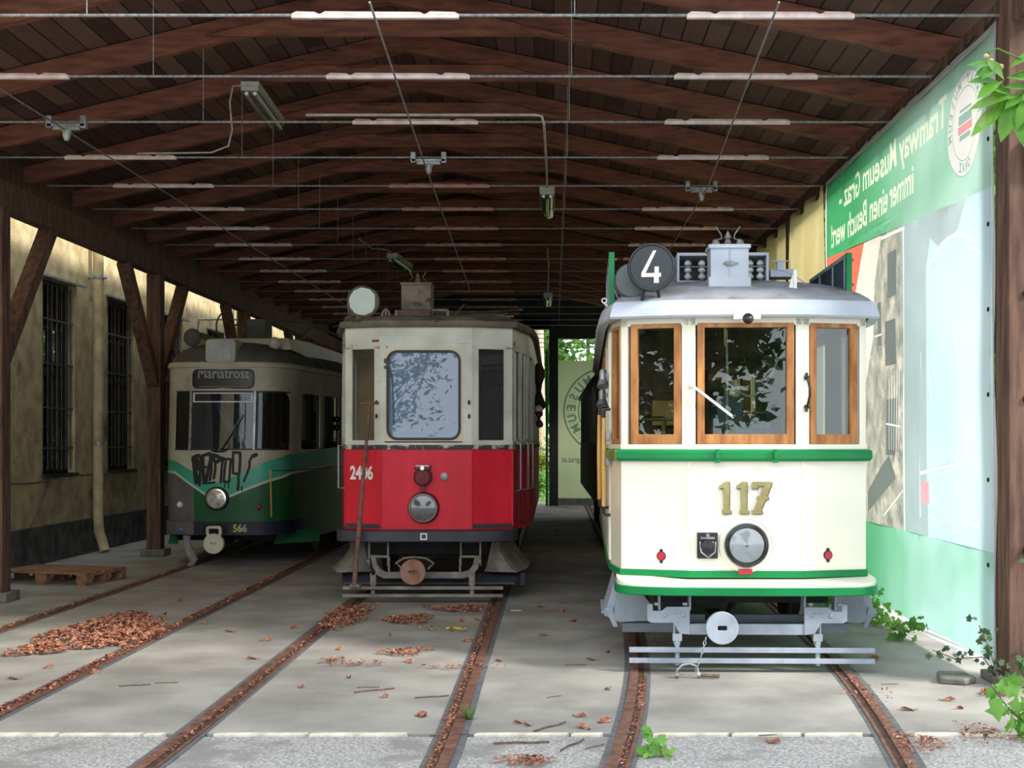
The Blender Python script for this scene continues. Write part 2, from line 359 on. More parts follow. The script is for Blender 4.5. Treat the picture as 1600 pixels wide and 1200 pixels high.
# roof trusses and tie rods, one pair each 1.44 m
Dk = [8.65+1.44*k for k in range(17)]
for k, y in enumerate(Dk):
    if k: r = empty('roof_truss', (RX, y, 4.6)); tag(r, '%s roof truss from the open front, brown rafters with a collar beam' % ORD[k-1], 'roof truss', 'roof trusses')
    def raf(x0, x1):
        m = MB(); q = [(x0-RX, zb(x0)-4.6), (x1-RX, zb(x1)-4.6)]
        (a, za), (b, zc) = q
        m.hexa([(a, -.05, za), (b, -.05, zc), (b, .05, zc), (a, .05, za), (a, -.05, za+.2), (b, -.05, zc+.2), (b, .05, zc+.2), (a, .05, za+.2)])
        return m
    if k: raf(-5.98, RX).build('rafter', m_rafter, r, .004); raf(RX, 3.45).build('rafter', m_rafter, r, .004)
    m = MB(); m.hexa([(-1.62, -.1, .645), (1.62, -.1, .645), (1.62, -.055, .645), (-1.62, -.055, .645), (-.95, -.1, .81), (.95, -.1, .81), (.95, -.055, .81), (-.95, -.055, .81)])
    if k: m.build('collar_beam', m_rafter, r, .004)
    # tie rod
    t = empty('tie_rod', (0, y, 4.50)); tag(t, '%s steel tie rod from the open front, thin grey bar with pale sleeves' % ORD[k], 'tie rod', 'tie rods under the trusses')
    m = MB(); m.tube([(-5.7, 0, 0), (3.1, 0, 0)], .011, 8); m.build('rod', m_steel, t)
    for x in (-3.15, .147):
        m = MB(); m.tube([(x, 0, .0), (x, 0, zb(x)-4.5)], .004, 6); m.build('hanger_wire', m_steel, t)
    for n, xc in enumerate((-4.38, -1.2-.02*k if k < 6 else -1.3, 1.47+.05*min(k, 4))):
        if (n == 0 and k in (0, 2)) or (n == 1 and k == 3) or (n == 2 and k == 4):
            if n == 0 and k == 0: continue
            m = MB(); m.box(xc-.17, xc+.17, -.03, .03, -.045, -.02); m.box(xc-.18, xc-.13, -.03, .03, -.06, .05); m.box(xc+.13, xc+.18, -.03, .03, -.06, .05)
            m.box(xc-.12, xc+.12, -.02, .02, -.075, -.045); m.lathe([(.05, 0), (.035, .03), (.035, .06), (.02, .1)], (xc, 0, -.07), (0, 0, -1), 12)
            m.build('wire_hanger', m_alu, t, .002)
            continue
        L = .565
        mm = m_sleeve if (k < 4 or n != 1) else m_sleeve2
        m = MB(); m.box(xc-L, xc+L, -.018, .018, -.022, .006)
        for a, b in ((-L, -.38), (-.37, .33), (.34, L)):
            m.hexa([(xc+a, -.02, .004), (xc+b, -.02, .004), (xc+b, .02, .004), (xc+a, .02, .004), (xc+a+.03, -.006, .026), (xc+b-.03, -.006, .022), (xc+b-.03, .006, .022), (xc+a+.03, .006, .026)])
        m.build('insulating_sleeve', mm, t)
# trolley wires
for nm, pts in (('trolley wire over the left track', [(-4.4, 9, 4.42), (-4.38, 11.5, 4.42), (-4.2, 20, 4.35), (-4.05, 30, 4.3)]),
                ('trolley wire over the middle track, running to the red tram', [(-1.16, 8.1, 4.4), (-1.29, 13, 4.40), (-1.53, 23.5, 4.42)]),
                ('trolley wire over the right track', [(1.43, 8.1, 4.4), (1.69, 14.0, 4.40), (1.62, 30, 4.3)])):
    m = MB(); m.tube(pts, .008, 6); tag(m.build('trolley_wire', m_steel), nm, 'overhead wire')

# fluorescent fixtures
m_lampbody = mat('grey lamp housing', (186, 188, 186), (160, 162, 160), 8, .4)
m_tubew = mat('white fluorescent tube', (246, 248, 246), (238, 240, 238), 8, .15)
g_lamp = glass('clear lamp cover', (.97, .98, .98), 1.45, .04)
def fixture(x, y, z, L, lab, dx=0):
    r = empty('strip_light', (x, y, z)); tag(r, lab, 'strip light', 'strip lights'); r.rotation_euler = (0, 0, -math.atan2(dx, L))
    m = MB(); m.box(-.09, .09, 0, L, .06, .11); m.box(-.075, .075, 0, L, .03, .06); m.build('housing', m_lampbody, r, .004)
    for s in (-1, 1):
        m = MB(); m.tube([(s*.042, .04, 0), (s*.042, L-.04, 0)], .019, 12); m.build('tube_lamp', m_tubew, r)
    m = MB(); n = 10; rings = []
    for yy in (0, L):
        rings.append([(.085*math.cos(math.pi*i/n), yy, .03-.07*math.sin(math.pi*i/n)**.7) for i in range(n+1)])
    m.loft(rings, False, False, False); m.build('cover', g_lamp, r)
    for ya in (-.012, L): m = MB(); m.box(-.085, .085, ya, ya+.012, .015, .06); m.build('end_cap', m_lampbody, r, .003)
    return r
fixture(-2.96, 12.5, 5.03, 1.4, 'large grey strip light under the rafters, nearest of the four', -.05)
fixture(-.07, 15.1, 4.52, 1.35, 'strip light hanging at the end of a vertical conduit')
fixture(-2.55, 20.3, 4.5, 1.3, 'strip light hanging just above the red tram front', .1)
fixture(-.1, 25.4, 4.47, 1.3, 'farthest small strip light over the gap between trams')
m_cab = mat('pale cable', (178, 172, 164), (150, 146, 140), 9, .6)
m = MB(); m.tube([(-2.98, 12.5, 5.1), (-3.15, 12.6, 5.12), (-3.22, 12.75, 5.0), (-3.22, 12.85, 4.75), (-3.27, 12.9, 4.6), (-3.45, 12.93, 4.54), (-4.2, 12.93, 4.53)], .009, 6); tag(m.build('lamp_cable', m_cab), 'pale cable curling from the large strip light down to a tie rod', 'cable')
m = MB(); m.tube([(-2.2, 11.4, 4.53), (-.16, 11.4, 4.53), (-.1, 11.4, 4.52), (-.08, 11.45, 4.46), (-.07, 13, 4.5), (-.07, 14.6, 4.62), (-.07, 15.1, 4.62)], .012, 8); tag(m.build('lamp_conduit', m_cab), 'thin grey conduit along a tie rod that turns down to a strip light', 'conduit')
m = MB(); m.tube([(-2.85, 18.8, 4.6), (-2.75, 19.4, 4.55), (-2.6, 20, 4.62), (-2.55, 20.3, 4.6)], .01, 6); tag(m.build('lamp_cable', m_cab), 'pale cable leading to the strip light above the red tram', 'cable')
m = MB(); m.tube([(-.1, 22, 4.95), (-.08, 23, 4.8), (-.1, 25.4, 4.57)], .012, 6); tag(m.build('lamp_cable', m_cab), 'pale cable to the farthest strip light', 'cable')

# tracks: grooved rails
def cx_right(d):
    T = [(-14, -3.4), (0, -.3), (4, .68), (6.35, 1.05), (7.2, 1.15), (8.4, 1.285), (9.6, 1.36), (11, 1.42), (14, 1.51), (18, 1.58), (34, 1.6)]
    for (a, u), (b, v) in zip(T, T[1:]):
        if d <= b: t = (d-a)/(b-a); return u+(v-u)*t
    return 1.6
def smooth(f):
    return lambda d: sum(f(d+e) for e in (-.9, -.6, -.3, 0, .3, .6, .9))/7
cxr = smooth(cx_right)
def cx_mid(d): return -1.285 - max(0, 7.4-d)**2*.012
def cx_left(d): return -4.02 - max(0, 7.4-d)**2*.01
ysr = [-13+.5*i for i in range(95)]
ysr = [y for y in ysr if y < 33.9]
rails = [(cxr, -.7175, 1, 'rusty grooved rail, left one of the cream tram track'), (cxr, .7175, -1, 'rusty grooved rail, right one of the cream tram track'),
         (cx_mid, -.7175, 1, 'rusty grooved rail, left one of the red tram track'), (cx_mid, .7175, -1, 'rusty grooved rail, right one of the red tram track'),
         (cx_left, -.7175, 1, 'rusty grooved rail, left one of the green tram track'), (cx_left, .7175, -1, 'rusty grooved rail, right one of the green tram track')]
for f, off, inn, lab in rails:
    r = empty('tram_rail', (0, 0, 0)); tag(r, lab, 'rail', 'rails in the shed floor')
    def strip(a, b, z, zc=-.05):
        m = MB(); rg = []
        for y in ysr:
            x = f(y)+off; rg.append([(x+inn*a, y, zc), (x+inn*a, y, z), (x+inn*b, y, z), (x+inn*b, y, zc)])
        m.loft(rg); return m
    strip(-.060, 0, .012).build('rail_head', m_rust, r)
    strip(.038, .058, .008).build('guard_lip', m_rust, r)
    strip(0, .038, .003).build('groove_dirt', mat('groove dirt', (92, 62, 48), (44, 32, 28), 25, .95, bump=1, bscale=60), r)
    strip(-.10, -.06, .0015).build('tar_joint', m_tar, r)
    strip(.058, .085, .0015).build('tar_joint', m_tar, r)
# row of flush kerb stones across the front
m_kerb = mat('pale kerb stone', (222, 214, 196), (184, 176, 160), 9, .85, bump=.4)
kst = 0; x = -3.15; allr = lambda: [cxr(7.07)-.7175, cxr(7.07)+.7175, cx_mid(7.07)-.7175, cx_mid(7.07)+.7175, cx_left(7.07)-.7175, cx_left(7.07)+.7175]
while x < 3.4:
    L = rnd.uniform(.36, .56)
    x1 = x+L
    hit = [q for q in allr() if x-.129 < q < x1+.129]
    if hit:
        q = hit[0]
        if q-.13-x > .12: x1 = q-.13
        else: x = q+.13; continue
    g = rnd.uniform(.002, .006); w = rnd.uniform(.022, .034)
    m = MB(); m.prism([(g, -w), (x1-x-g-.02, -w*rnd.uniform(.8, 1)), (x1-x-g, w*.7), (x1-x-g-.02, w), (g+.02, w*.9)], (0, 0, -.02), (1, 0, 0), (0, 1, 0), .03)
    o = m.build('kerb_stone', m_kerb, None, .004, loc=(x, 7.07, 0)); tag(o, 'pale flat kerb stone, %s from the left in the line across the shed mouth' % ORD[kst], 'stone', 'kerb stones across the shed mouth')
    x = x1; kst += 1

# ============================================================ cream tram 117
m_cream = mat('cream paint', (243, 240, 222), (236, 232, 212), 2, .28, coat=.3)
m_green = mat('green enamel', (6, 134, 70), (4, 116, 60), 2, .3, spec=.35)
m_wood = mat('varnished window wood', (196, 134, 72), (150, 92, 44), 3, .4, stretch=(5, 5, 1.2), c3=(116, 74, 40), c3amt=.66, c3scale=8)
m_pole = mat('light ash wood', (222, 176, 104), (196, 146, 78), 3, .4, stretch=(5, 5, .8))
m_greyblue = mat('grey blue roof paint', (190, 197, 208), (170, 178, 190), 3, .45)
m_canvas = mat('weathered grey roof canvas', (150, 152, 160), (118, 120, 128), 4, .75, bump=.2, c3=(104, 92, 96), c3amt=.6, c3scale=3)
m_under = mat('grey underframe paint', (160, 170, 182), (134, 144, 156), 5, .5, c3=(120, 112, 106), c3amt=.68, c3scale=6)
m_black = mat('gloss black', (34, 34, 38), (24, 24, 28), 5, .25)
m_gold = mat('antique gold', (158, 148, 100), (134, 124, 80), 9, .6, metal=.1)
m_bronze = mat('dark number edge', (86, 76, 56), (66, 58, 44), 9, .5)
m_chrome = mat('polished reflector', (236, 236, 234), (216, 216, 216), 5, .22, metal=.85)
m_lens = glass('ribbed lens glass', (.85, .87, .88), 1.5, .08, .08)
m_redp = mat('red reflector', (190, 40, 60), (160, 28, 44), 9, .25)
m_brass = mat('brass plate', (190, 166, 96), (150, 128, 66), 9, .3, metal=.6)
g_clear = glass('tram window glass', (.72, .78, .76), 1.5, .03)
m_ins = mat('ceramic insulator', (206, 206, 204), (170, 170, 170), 9, .3)
m_inner = mat('brown tram interior wood', (110, 78, 50), (76, 52, 34), 3, .6, stretch=(4, 4, 1))
m_floorin = mat('tram interior floor', (70, 66, 60), (48, 46, 42), 6, .8)
m_cabinet = mat('controller grey', (128, 150, 158), (104, 126, 134), 5, .4)
m_white = mat('white paint', (236, 236, 232), (220, 220, 214), 4, .4)

TX, TD = 1.37, 9.1
def lx(px, D=TD): return X_(px, D)-TX
t = empty('tram', (TX, TD, 0), R(-1.5)); tag(t, 'cream and green vintage tram with gold number 117 and a round 4 sign', 'tram')
HB = .96; LEN = 8.3
front = [(-HB, 1.15), (-.945, .55), (-.88, .14), (-.405, 0), (.405, 0), (.88, .14), (.945, .55), (HB, 1.15)]
back = [(HB, LEN-1.15), (.88, LEN-.14), (.405, LEN), (-.405, LEN), (-.88, LEN-.14), (-HB, LEN-1.15)]
plan = front+back+[(-HB, 1.15)]
def offs(poly, d):  # outset a closed polygon
    n = len(poly); out = []
    for i in range(n):
        a = Vector(poly[i-1]); b = Vector(poly[i]); c = Vector(poly[(i+1) % n])
        n1 = (b-a).normalized(); n2 = (c-b).normalized(); n1 = Vector((n1.y, -n1.x)); n2 = Vector((n2.y, -n2.x))
        nn = (n1+n2).normalized(); out.append(b+nn*(d/max(.3, nn.dot(n1))))
    return [(v.x, v.y) for v in out]
def band(mb, poly, z0, z1, o0, o1, rng=None, bow=0):
    n = len(poly); A = offs(poly, o1); B = offs(poly, o0)
    for i in (rng or range(n)):
        j = (i+1) % n
        mb.hexa([(*A[i], z0), (*A[j], z0), (*B[j], z0), (*B[i], z0), (*A[i], z1), (*A[j], z1), (*B[j], z1), (*B[i], z1)])
P = plan[:-1]
# lower body
m = MB(); band(m, P, .70, 1.49, -.03, 0); m.build('lower_body', m_cream, t)
for x in (-.405, .405): m = MB(); m.box(x-.008, x+.008, -.008, .01, .73, 1.48); m.build('panel_moulding', m_cream, t, .002)
m = MB(); band(m, P, .652, .702, -.02, .012); m.build('lower_trim', m_green, t, .003)
# belt rail, half-round
m = MB(); A = P; prof = [(.0, 1.478), (.03, 1.482), (.045, 1.50), (.045, 1.545), (.032, 1.562), (0, 1.568)]
rings = []
for o, z in prof: rings.append([(x, y, z) for x, y in offs(P, o)])
m.loft(rings, False, False); m.build('belt_rail', m_green, t)
for x in (-.205, .205):
    m = MB(); m.box(x-.013, x+.013, -.075, -.04, 1.50, 1.555); m.box(x-.02, x+.02, -.055, -.04, 1.47, 1.50); m.lathe([(.008, 0), (.008, .03)], (x-.016, -.06, 1.56), (1, 0, 0), 8); m.build('belt_clip', m_green, t, .002)
m = MB(); m.seg(front[1], front[2], .33, .43, 1.485, 1.56, .0, .05); m.build('brass_corner', m_brass, t, .004)
# header band and pillars
m = MB(); band(m, P, 2.45, 2.56, -.05, .0); m.build('header', m_cream, t)
m = MB(); band(m, P, 1.56, 1.60, -.05, .004); m.build('window_sill_rail', m_cream, t)
def pillars(verts, w, z0, z1, mm, par, o0=-.06, name='pillar'):
    n = len(verts)
    for i in range(n):
        mb = MB(); p = verts[i]; q = verts[(i+1) % n]; o = verts[i-1]
        mb.seg(p, q, 0, w, z0, z1, o0, .0); L = (Vector(p)-Vector(o)).length; mb.seg(o, p, L-w, L, z0, z1, o0, .0)
        mb.build(name, mm, par, .003)
pillars(P, .05, 1.58, 2.5, m_cream, t)
for s, x in ((-1, -HB), (1, HB)):
    for y in (2.3, 3.3, 4.3, 5.3, 6.3): m = MB(); m.box(min(x, x-s*.06), max(x, x-s*.06), y-.06, y+.06, 1.58, 2.5); m.build('pillar', m_cream, t)
def wframe(p0, p1, a, b, z0, z1, w, name='window', bottom=.0, mf=None, mg=None, o=.004, plate=False):
    p0 = Vector((*p0, 0)); p1 = Vector((*p1, 0)); d = (p1-p0).normalized(); n = Vector((d.y, -d.x, 0)); c = p0+d*(a+b)/2+Vector((0, 0, (z0+z1)/2))
    W = b-a; H = z1-z0; m = MB()
    out = [(-W/2, -H/2), (W/2, -H/2), (W/2, H/2), (-W/2, H/2)]; inn = [(-W/2+w, -H/2+w+bottom), (W/2-w, -H/2+w+bottom), (W/2-w, H/2-w*.62), (-W/2+w, H/2-w*.62)]
    m.ring(out, inn, c+n*(o-.045), d, (0, 0, 1), .045)
    i2 = [(x*.93, y*.965) for x, y in inn]
    f = m.build(name, mf or m_wood, t, .003)
    g = MB(); g.box(-1, 1, -1, 1, -1, 1); g = MB()
    k = c+n*(o-.03); g.hexa([k+d*(-W/2+w*.8)-n*.004+Vector((0, 0, -H/2+w*.8)), k+d*(W/2-w*.8)-n*.004+Vector((0, 0, -H/2+w*.8)), k+d*(W/2-w*.8)+Vector((0, 0, -H/2+w*.8)), k+d*(-W/2+w*.8)+Vector((0, 0, -H/2+w*.8)),
                             k+d*(-W/2+w*.8)-n*.004+Vector((0, 0, H/2-w*.5)), k+d*(W/2-w*.8)-n*.004+Vector((0, 0, H/2-w*.5)), k+d*(W/2-w*.8)+Vector((0, 0, H/2-w*.5)), k+d*(-W/2+w*.8)+Vector((0, 0, H/2-w*.5))])
    g.build('pane', mg or g_clear, f)
    if plate:
        q = MB(); q.prism(rrect(.05, .02, .008, 3), c+n*o+Vector((0, 0, H/2-w*.3)), d, (0, 0, 1), .004); q.build('brass_tag', m_brass, f)
    return f
sl = (Vector(front[3])-Vector(front[2])).length
wframe(front[3], front[4], .062, .748, 1.60, 2.465, .052, bottom=.02)
wframe(front[2], front[3], .07, sl-.055, 1.60, 2.465, .052, bottom=.02, plate=True)
wframe(front[4], front[5], .055, sl-.07, 1.60, 2.465, .052, bottom=.02, plate=True)
s2 = (Vector(front[2])-Vector(front[1])).length
wframe(front[1], front[2], .05, s2-.05, 1.60, 2.465, .04); wframe(front[5], front[6], .05, s2-.05, 1.60, 2.465, .04)
for s in (-1, 1):
    for y0, y1 in ((2.36, 3.24), (3.36, 4.24), (4.36, 5.24), (5.36, 6.24)):
        if s < 0: wframe((-HB, 8.3), (-HB, 0), 8.3-y1, 8.3-y0, 1.60, 2.465, .045)
        else: wframe((HB, 0), (HB, 8.3), y0, y1, 1.60, 2.465, .045)
bk = back
wframe(bk[1], bk[2], .055, sl-.055, 1.60, 2.465, .052); wframe(bk[2], bk[3], .06, .75, 1.60, 2.465, .052); wframe(bk[3], bk[4], .055, sl-.055, 1.60, 2.465, .052)
# doors on the left platform side
for s in (-1, 1):
    m = MB(); x = s*HB
    for a, b in ((.62, .68), (1.06, 1.12)): m.box(min(x, x-s*.03), max(x, x-s*.03), a, b, .72, 2.45)
    m.box(min(x-s*.005, x-s*.025), max(x-s*.005, x-s*.025), .66, 1.08, .72, 1.5); m.build('door', m_cream, t, .003)
# interior
m = MB(); m.box(-.84, .84, .35, LEN-.35, .70, .78); m.build('floor_deck', m_floorin, t)
for y in (1.25, LEN-1.3):
    m = MB(); m.box(-.93, -.32, y, y+.04, .78, 2.52); m.box(.32, .93, y, y+.04, .78, 1.6); m.box(.32, .4, y, y+.04, 1.6, 2.52); m.box(.8, .93, y, y+.04, 1.6, 2.52); m.box(-.4, .4, y, y+.04, 2.3, 2.52); m.build('bulkhead', m_inner, t)
m = MB(); m.box(-.9, -.5, 1.6, LEN-1.6, .78, 1.2); m.box(.5, .9, 1.6, LEN-1.6, .78, 1.2); m.build('bench_seats', m_inner, t, .01)
m = MB(); m.box(.0, .28, .62, .86, .78, 1.72); m.lathe([(.14, 0), (.14, .05), (.03, .06), (.02, .1)], (.14, .72, 1.72), (0, 0, 1), 20); m.tube([(.14, .72, 1.84), (.26, .6, 1.84)], .012, 8); m.sph((.27, .6, 1.87), .03); m.build('controller', m_cabinet, t, .01)
m = MB(); m.tube([(-.55, .5, .8), (-.55, .5, 1.8)], .018, 10); m.tube([(-.55, .5, 1.8), (-.68, .42, 1.8)], .01, 8); m.sph((-.68, .42, 1.83), .028); m.tube([(-.8, .2, 1.78), (-.5, .12, 1.78)], .012, 8); m.build('hand_brake', m_brass, t)
m = MB(); m.box(-.08, .12, 1.18, 1.24, 1.72, 1.98); m.box(-.1, .1, 1.2, 1.24, 1.35, 1.6); m.box(.5, .7, 1.1, 1.16, 1.3, 1.95); m.build('equipment_box', m_cabinet, t, .005)
m = MB(); m.box(-.6, -.36, 1.18, 1.24, 1.75, 1.95); m.build('yellow_wood_box', m_pole, t, .005)
m = MB(); m.tube([(.2, .06, 2.28), (.24, .06, 2.2)]+[(-.12+.36*k/14, .055, 1.945+.27*((k-6.0)/8)**2) for k in range(14, -1, -1)]+[(-.13, .05, 2.3), (-.13, .05, 2.42), (-.125, .05, 2.0), (-.13, .05, 1.62)], .008, 6); m.build('bell_cord', mat('white cord', (216, 220, 196), (190, 194, 170), 9, .7), t)
m = MB(); m.box(-.15, -.13, .035, .04, 2.3, 2.45); m.build('cord_bracket', m_brass, t)
m = MB(); m.box(-.84, .84, .3, LEN-.3, 2.52, 2.56); m.build('inner_ceiling', mat('tram interior ceiling', (120, 116, 100), (100, 96, 84), 5, .7), t)
# roof
m = MB()
RP = offs(P, .0)
def rr(o, z, sc=1.0):
    q = offs(P, o); cy = LEN/2
    return [(x*sc, cy+(y-cy)*(1-(1-sc)*.5), z) for x, y in q]
m.loft([rr(.02, 2.505), rr(.085, 2.50), rr(.095, 2.515), rr(.07, 2.60), rr(.05, 2.625), rr(.02, 2.63)], False, False); m.build('roof_fascia', m_greyblue, t)
m = MB(); rings = []
for k in range(9):
    a = k/8*math.pi/2; sc = 1-.0*k
    rings.append(rr(.04, 2.625+.32*math.sin(a)**1.5, max(.03, math.cos(a)**.9)))
m.loft(rings, False, True); m.build('roof', m_canvas, t)
# switch box on roof
m = MB(); m.box(-.235, .075, .285, .58, 2.66, 2.83); m.build('box_plinth', m_greyblue, t, .004)
m = MB(); m.box(-.22, .06, .30, .56, 2.80, 3.05); m.box(-.235, .075, .285, .575, 3.04, 3.07); m.box(-.084, -.076, .29, .30, 2.8, 3.04); b = m.build('switch_box', m_greyblue, t, .004)
m = MB(); m.box(-.13, -.02, .285, .30, 2.925, 2.935); m.box(-.11, -.05, .28, .295, 2.915, 2.945); m.build('latch', m_steel, b)
m = MB(); m.lathe([(.03, 0), (.022, .02), (.028, .03), (.012, .06), (.03, .062), (.001, .12)], (-.08, .42, 3.07), (0, 0, 1), 14)
for s in (-1, 1):
    m.lathe([(.028, 0), (.032, .02), (.02, .05), (.008, .055)], (-.08+s*.09, .42, 3.07), (0, 0, 1), 14); m.tube([(-.08+s*.09, .42, 3.12), (-.08+s*.045, .42, 3.13), (-.08+s*.05, .42, 3.16), (-.08+s*.09, .42, 3.22)], .005, 6)
m.build('lightning_arrester', m_steel, t)
# resistor housing behind it
m = MB()
for (x0, x1) in ((-.42, .30),):
    m.box(x0, x1, .95, 2.1, 2.86, 2.885); m.box(x0, x1, .95, 2.1, 3.08, 3.105); m.box(x0, x1, 1.32, 1.36, 2.86, 3.1, 1)
    m.box(x0, x0+.02, .95, 2.1, 2.87, 3.09); m.box(x1-.02, x1, .95, 2.1, 2.87, 3.09)
m.build('resistor_housing', [m_greyblue, m_black], t, .004)
for x in (-.33, -.22, .16, .24):
    m = MB()
    for q in range(3): m.lathe([(.012, 0), (.03, .015), (.03, .03), (.012, .05)], (x, 1.02, 2.90+.052*q), (0, 0, 1), 12)
    m.build('insulator', m_ins, t)
m = MB(); m.tube([(-.42, 1.0, 3.0), (.30, 1.0, 3.0)], .006, 6); m.build('resistor_rod', m_steel, t)
m = MB(); m.box(.32, .50, 1.0, 1.2, 2.92, 2.98); m.tube([(.33, 1.05, 3.05), (.48, 1.05, 3.05), (.48, 1.05, 2.98)], .005, 6); m.tube([(.34, 1, 2.98), (.42, .8, 2.93), (.5, .7, 2.86), (.6, .6, 2.76)], .005, 6); m.box(.38, .43, 1.05, 1.1, 2.98, 3.05); m.build('roof_terminal', m_greyblue, t)
# 4 disc
m = MB(); c = Vector((lx(1018)-.0, -.02, 2.862)); ax = (-.12, -1, 0)
m.lathe([(.168, -.10), (.172, -.09), (.172, 0), (.165, .012), (.155, .012), (.15, .002), (.0, .002)], c, ax, 40); m.tube([c+Vector((-.05, .07, -.16)), c+Vector((-.07, .1, -.26))], .012, 8); m.tube([c+Vector((.05, .07, -.16)), c+Vector((.07, .1, -.26))], .012, 8)
d = m.build('route_disc', mat('black glass disc', (26, 34, 38), (18, 24, 28), 4, .12), t)
axv = Vector(ax).normalized(); u = Vector((0, 0, 1)).cross(-axv).normalized()*-1
u = Vector((1, -.12, 0)).normalized()
four = [(.012, .115), (.035, .115), (-.042, -.045), (.022, -.045), (.022, .0), (.052, .0), (.052, -.045), (.068, -.045), (.068, -.072), (.052, -.072), (.052, -.115), (.018, -.115), (.018, -.072), (-.072, -.072), (-.072, -.045)]
m = MB(); m.prism(four, c+axv*.006, u, (0, 0, 1), .002); m.build('route_numeral', m_white, d, smooth=False)
m = MB(); m.lathe([(.02, -.02), (.12, 0), (.13, .04), (.13, .5), (.12, .54), (.02, .56)], (-.80, .15, 2.79), (0, 1, 0), 28); m.build('air_tank', mat('dark grey tank', (92, 98, 100), (70, 76, 78), 5, .35), t)
m = MB(); m.tube([(-.93, .35, 2.85), (-.93, .34, 2.75), (-.90, .3, 2.68), (-.86, .28, 2.64)], .008, 6); m.build('tank_pipe', m_steel, t)
# side boards
for s, x in ((-1, -.945), (1, .80)):
    m = MB(); L0, L1 = (.35, 1.9)
    zb0, zb1 = (2.60, 3.02) if s < 0 else (2.68, 3.01)
    m.box(x-.012, x+.012, L0, L1, zb0+.02, zb1-.02); b = m.build('destination_board', mat('slate blue board', (60, 76, 92), (44, 58, 72), 5, .4), t)
    m = MB(); m.box(x-.02, x+.02, L0-.02, L0+.02, zb0, zb1); m.build('board_edge', m_green, b)
    m = MB(); m.box(x-.018, x+.018, L0, L1, zb1-.03, zb1); 
    for y in (L0+.09, L0+.55, L0+1.1, L1): m.box(x-.018, x+.018, y-.015, y+.015, zb0, zb1)
    m.build('board_frame', m_under, b)
    for z in (zb0+.1, zb1-.05): m = MB(); m.tube([(x, L0+.02, z), (x+.04, L0+.02, z)], .01, 8); m.build('board_bolt', m_steel, b)
m = MB(); m.tube([(-.98, .3, 2.62), (-1.0, .28, 2.64)], .01, 6); m.tube([Vector((-1.0+.018*math.cos(a), .28, 2.655+.018*math.sin(a))) for a in [k*.7 for k in range(9)]], .005, 6, True); m.build('rope_hook', m_white, t)
# small roof bracket
m = MB(); m.hexa([(.335, .2, 2.66), (.43, .2, 2.66), (.43, .3, 2.66), (.335, .3, 2.66), (.365, .22, 2.68), (.42, .22, 2.68), (.42, .28, 2.68), (.365, .28, 2.68)]); m.box(.375, .40, .22, .26, 2.66, 2.87)
m.prism([(0, 0), (-.05, 0), (0, .17)], (.374, .23, 2.68), (1, 0, 0), (0, 0, 1), -.02); m.build('board_bracket', m_white, t, .003)
# little lamp under the fascia
m = MB(); m.box(-.10, .09, -.125, -.10, 2.478, 2.525); m.box(-.06, .06, -.11, -.0, 2.495, 2.515); m.build('lamp_plate', m_cream, t, .003)
m = MB(); m.sph((0, -.15, 2.475), .034); m.lathe([(.038, 0), (.038, .02)], (0, -.125, 2.485), (0, -1, -.2), 18); m.build('marker_lamp', m_black, t)
# wiper, handle
m = MB(); m.bar((-.385, -.035, 2.02), (-.10, -.035, 1.80), .018, .016, (0, 1, 0)); m.bar((-.13, -.03, 1.82), (-.09, -.03, 1.785), .006, .01, (0, 1, 0)); m.lathe([(.022, 0), (.022, .03), (.01, .035)], (-.385, -.0, 2.02), (0, -1, 0), 14); m.build('wiper', m_white, t, .002)
hx = .43; m = MB(); m.tube([(hx, -.012, 2.07), (hx, -.05, 2.06), (hx+.012, -.065, 2.0), (hx+.012, -.065, 1.94), (hx, -.05, 1.88), (hx, -.012, 1.87)], .009, 8)
for z in (2.075, 1.865): m.prism(circ(.018, 14), (hx, .01, z), (1, 0, 0), (0, 0, 1), .025)
for z in (2.10, 1.84): m.prism(circ(.010, 10), (hx, .01, z), (1, 0, 0), (0, 0, 1), .025)
m.build('grab_handle', m_black, t)
# wooden grab poles at the left door
for (x, y, z0, z1) in ((-1.03, .98, 1.135, 1.86), (-1.0, .56, 1.10, 1.83)):
    m = MB(); m.tube([(x, y, z0+.03), (x, y, (z0+z1)/2), (x, y, z1-.03)], .016, 12, radii=[.015, .019, .015]); g = m.build('grab_pole', m_pole, t)
    m = MB(); m.tube([(x, y, z1-.04), (x, y, z1+.02), (x+.02, y, z1+.035), (-.95, y, z1+.035)], .012, 8); m.build('pole_bracket', m_black, g); m = MB(); m.tube([(x, y, z0+.04), (x, y, z0-.02), (x+.02, y, z0-.035), (-.95, y, z0-.035)], .012, 8); m.build('pole_bracket', m_black, g)
for (y, z) in ((1.0, 2.13), (1.5, 1.99)):
    m = MB(); m.lathe([(.022, 0), (.03, .02), (.03, .10), (.036, .12)], (-1.0, y, z+.06), (0, 0, -1), 16); m.box(-1.0, -.95, y-.02, y+.02, z, z+.03); m.lathe([(.036, 0), (.05, .05)], (-1.0, y, z-.03), (0, -.4, -1), 16); m.build('side_lamp', m_alu, t)
m = MB(); m.box(-.985, -.955, .5, .56, 1.62, 1.70); m.box(-.985, -.955, .5, .56, 1.44, 1.5); m.build('door_lock', m_alu, t, .003)
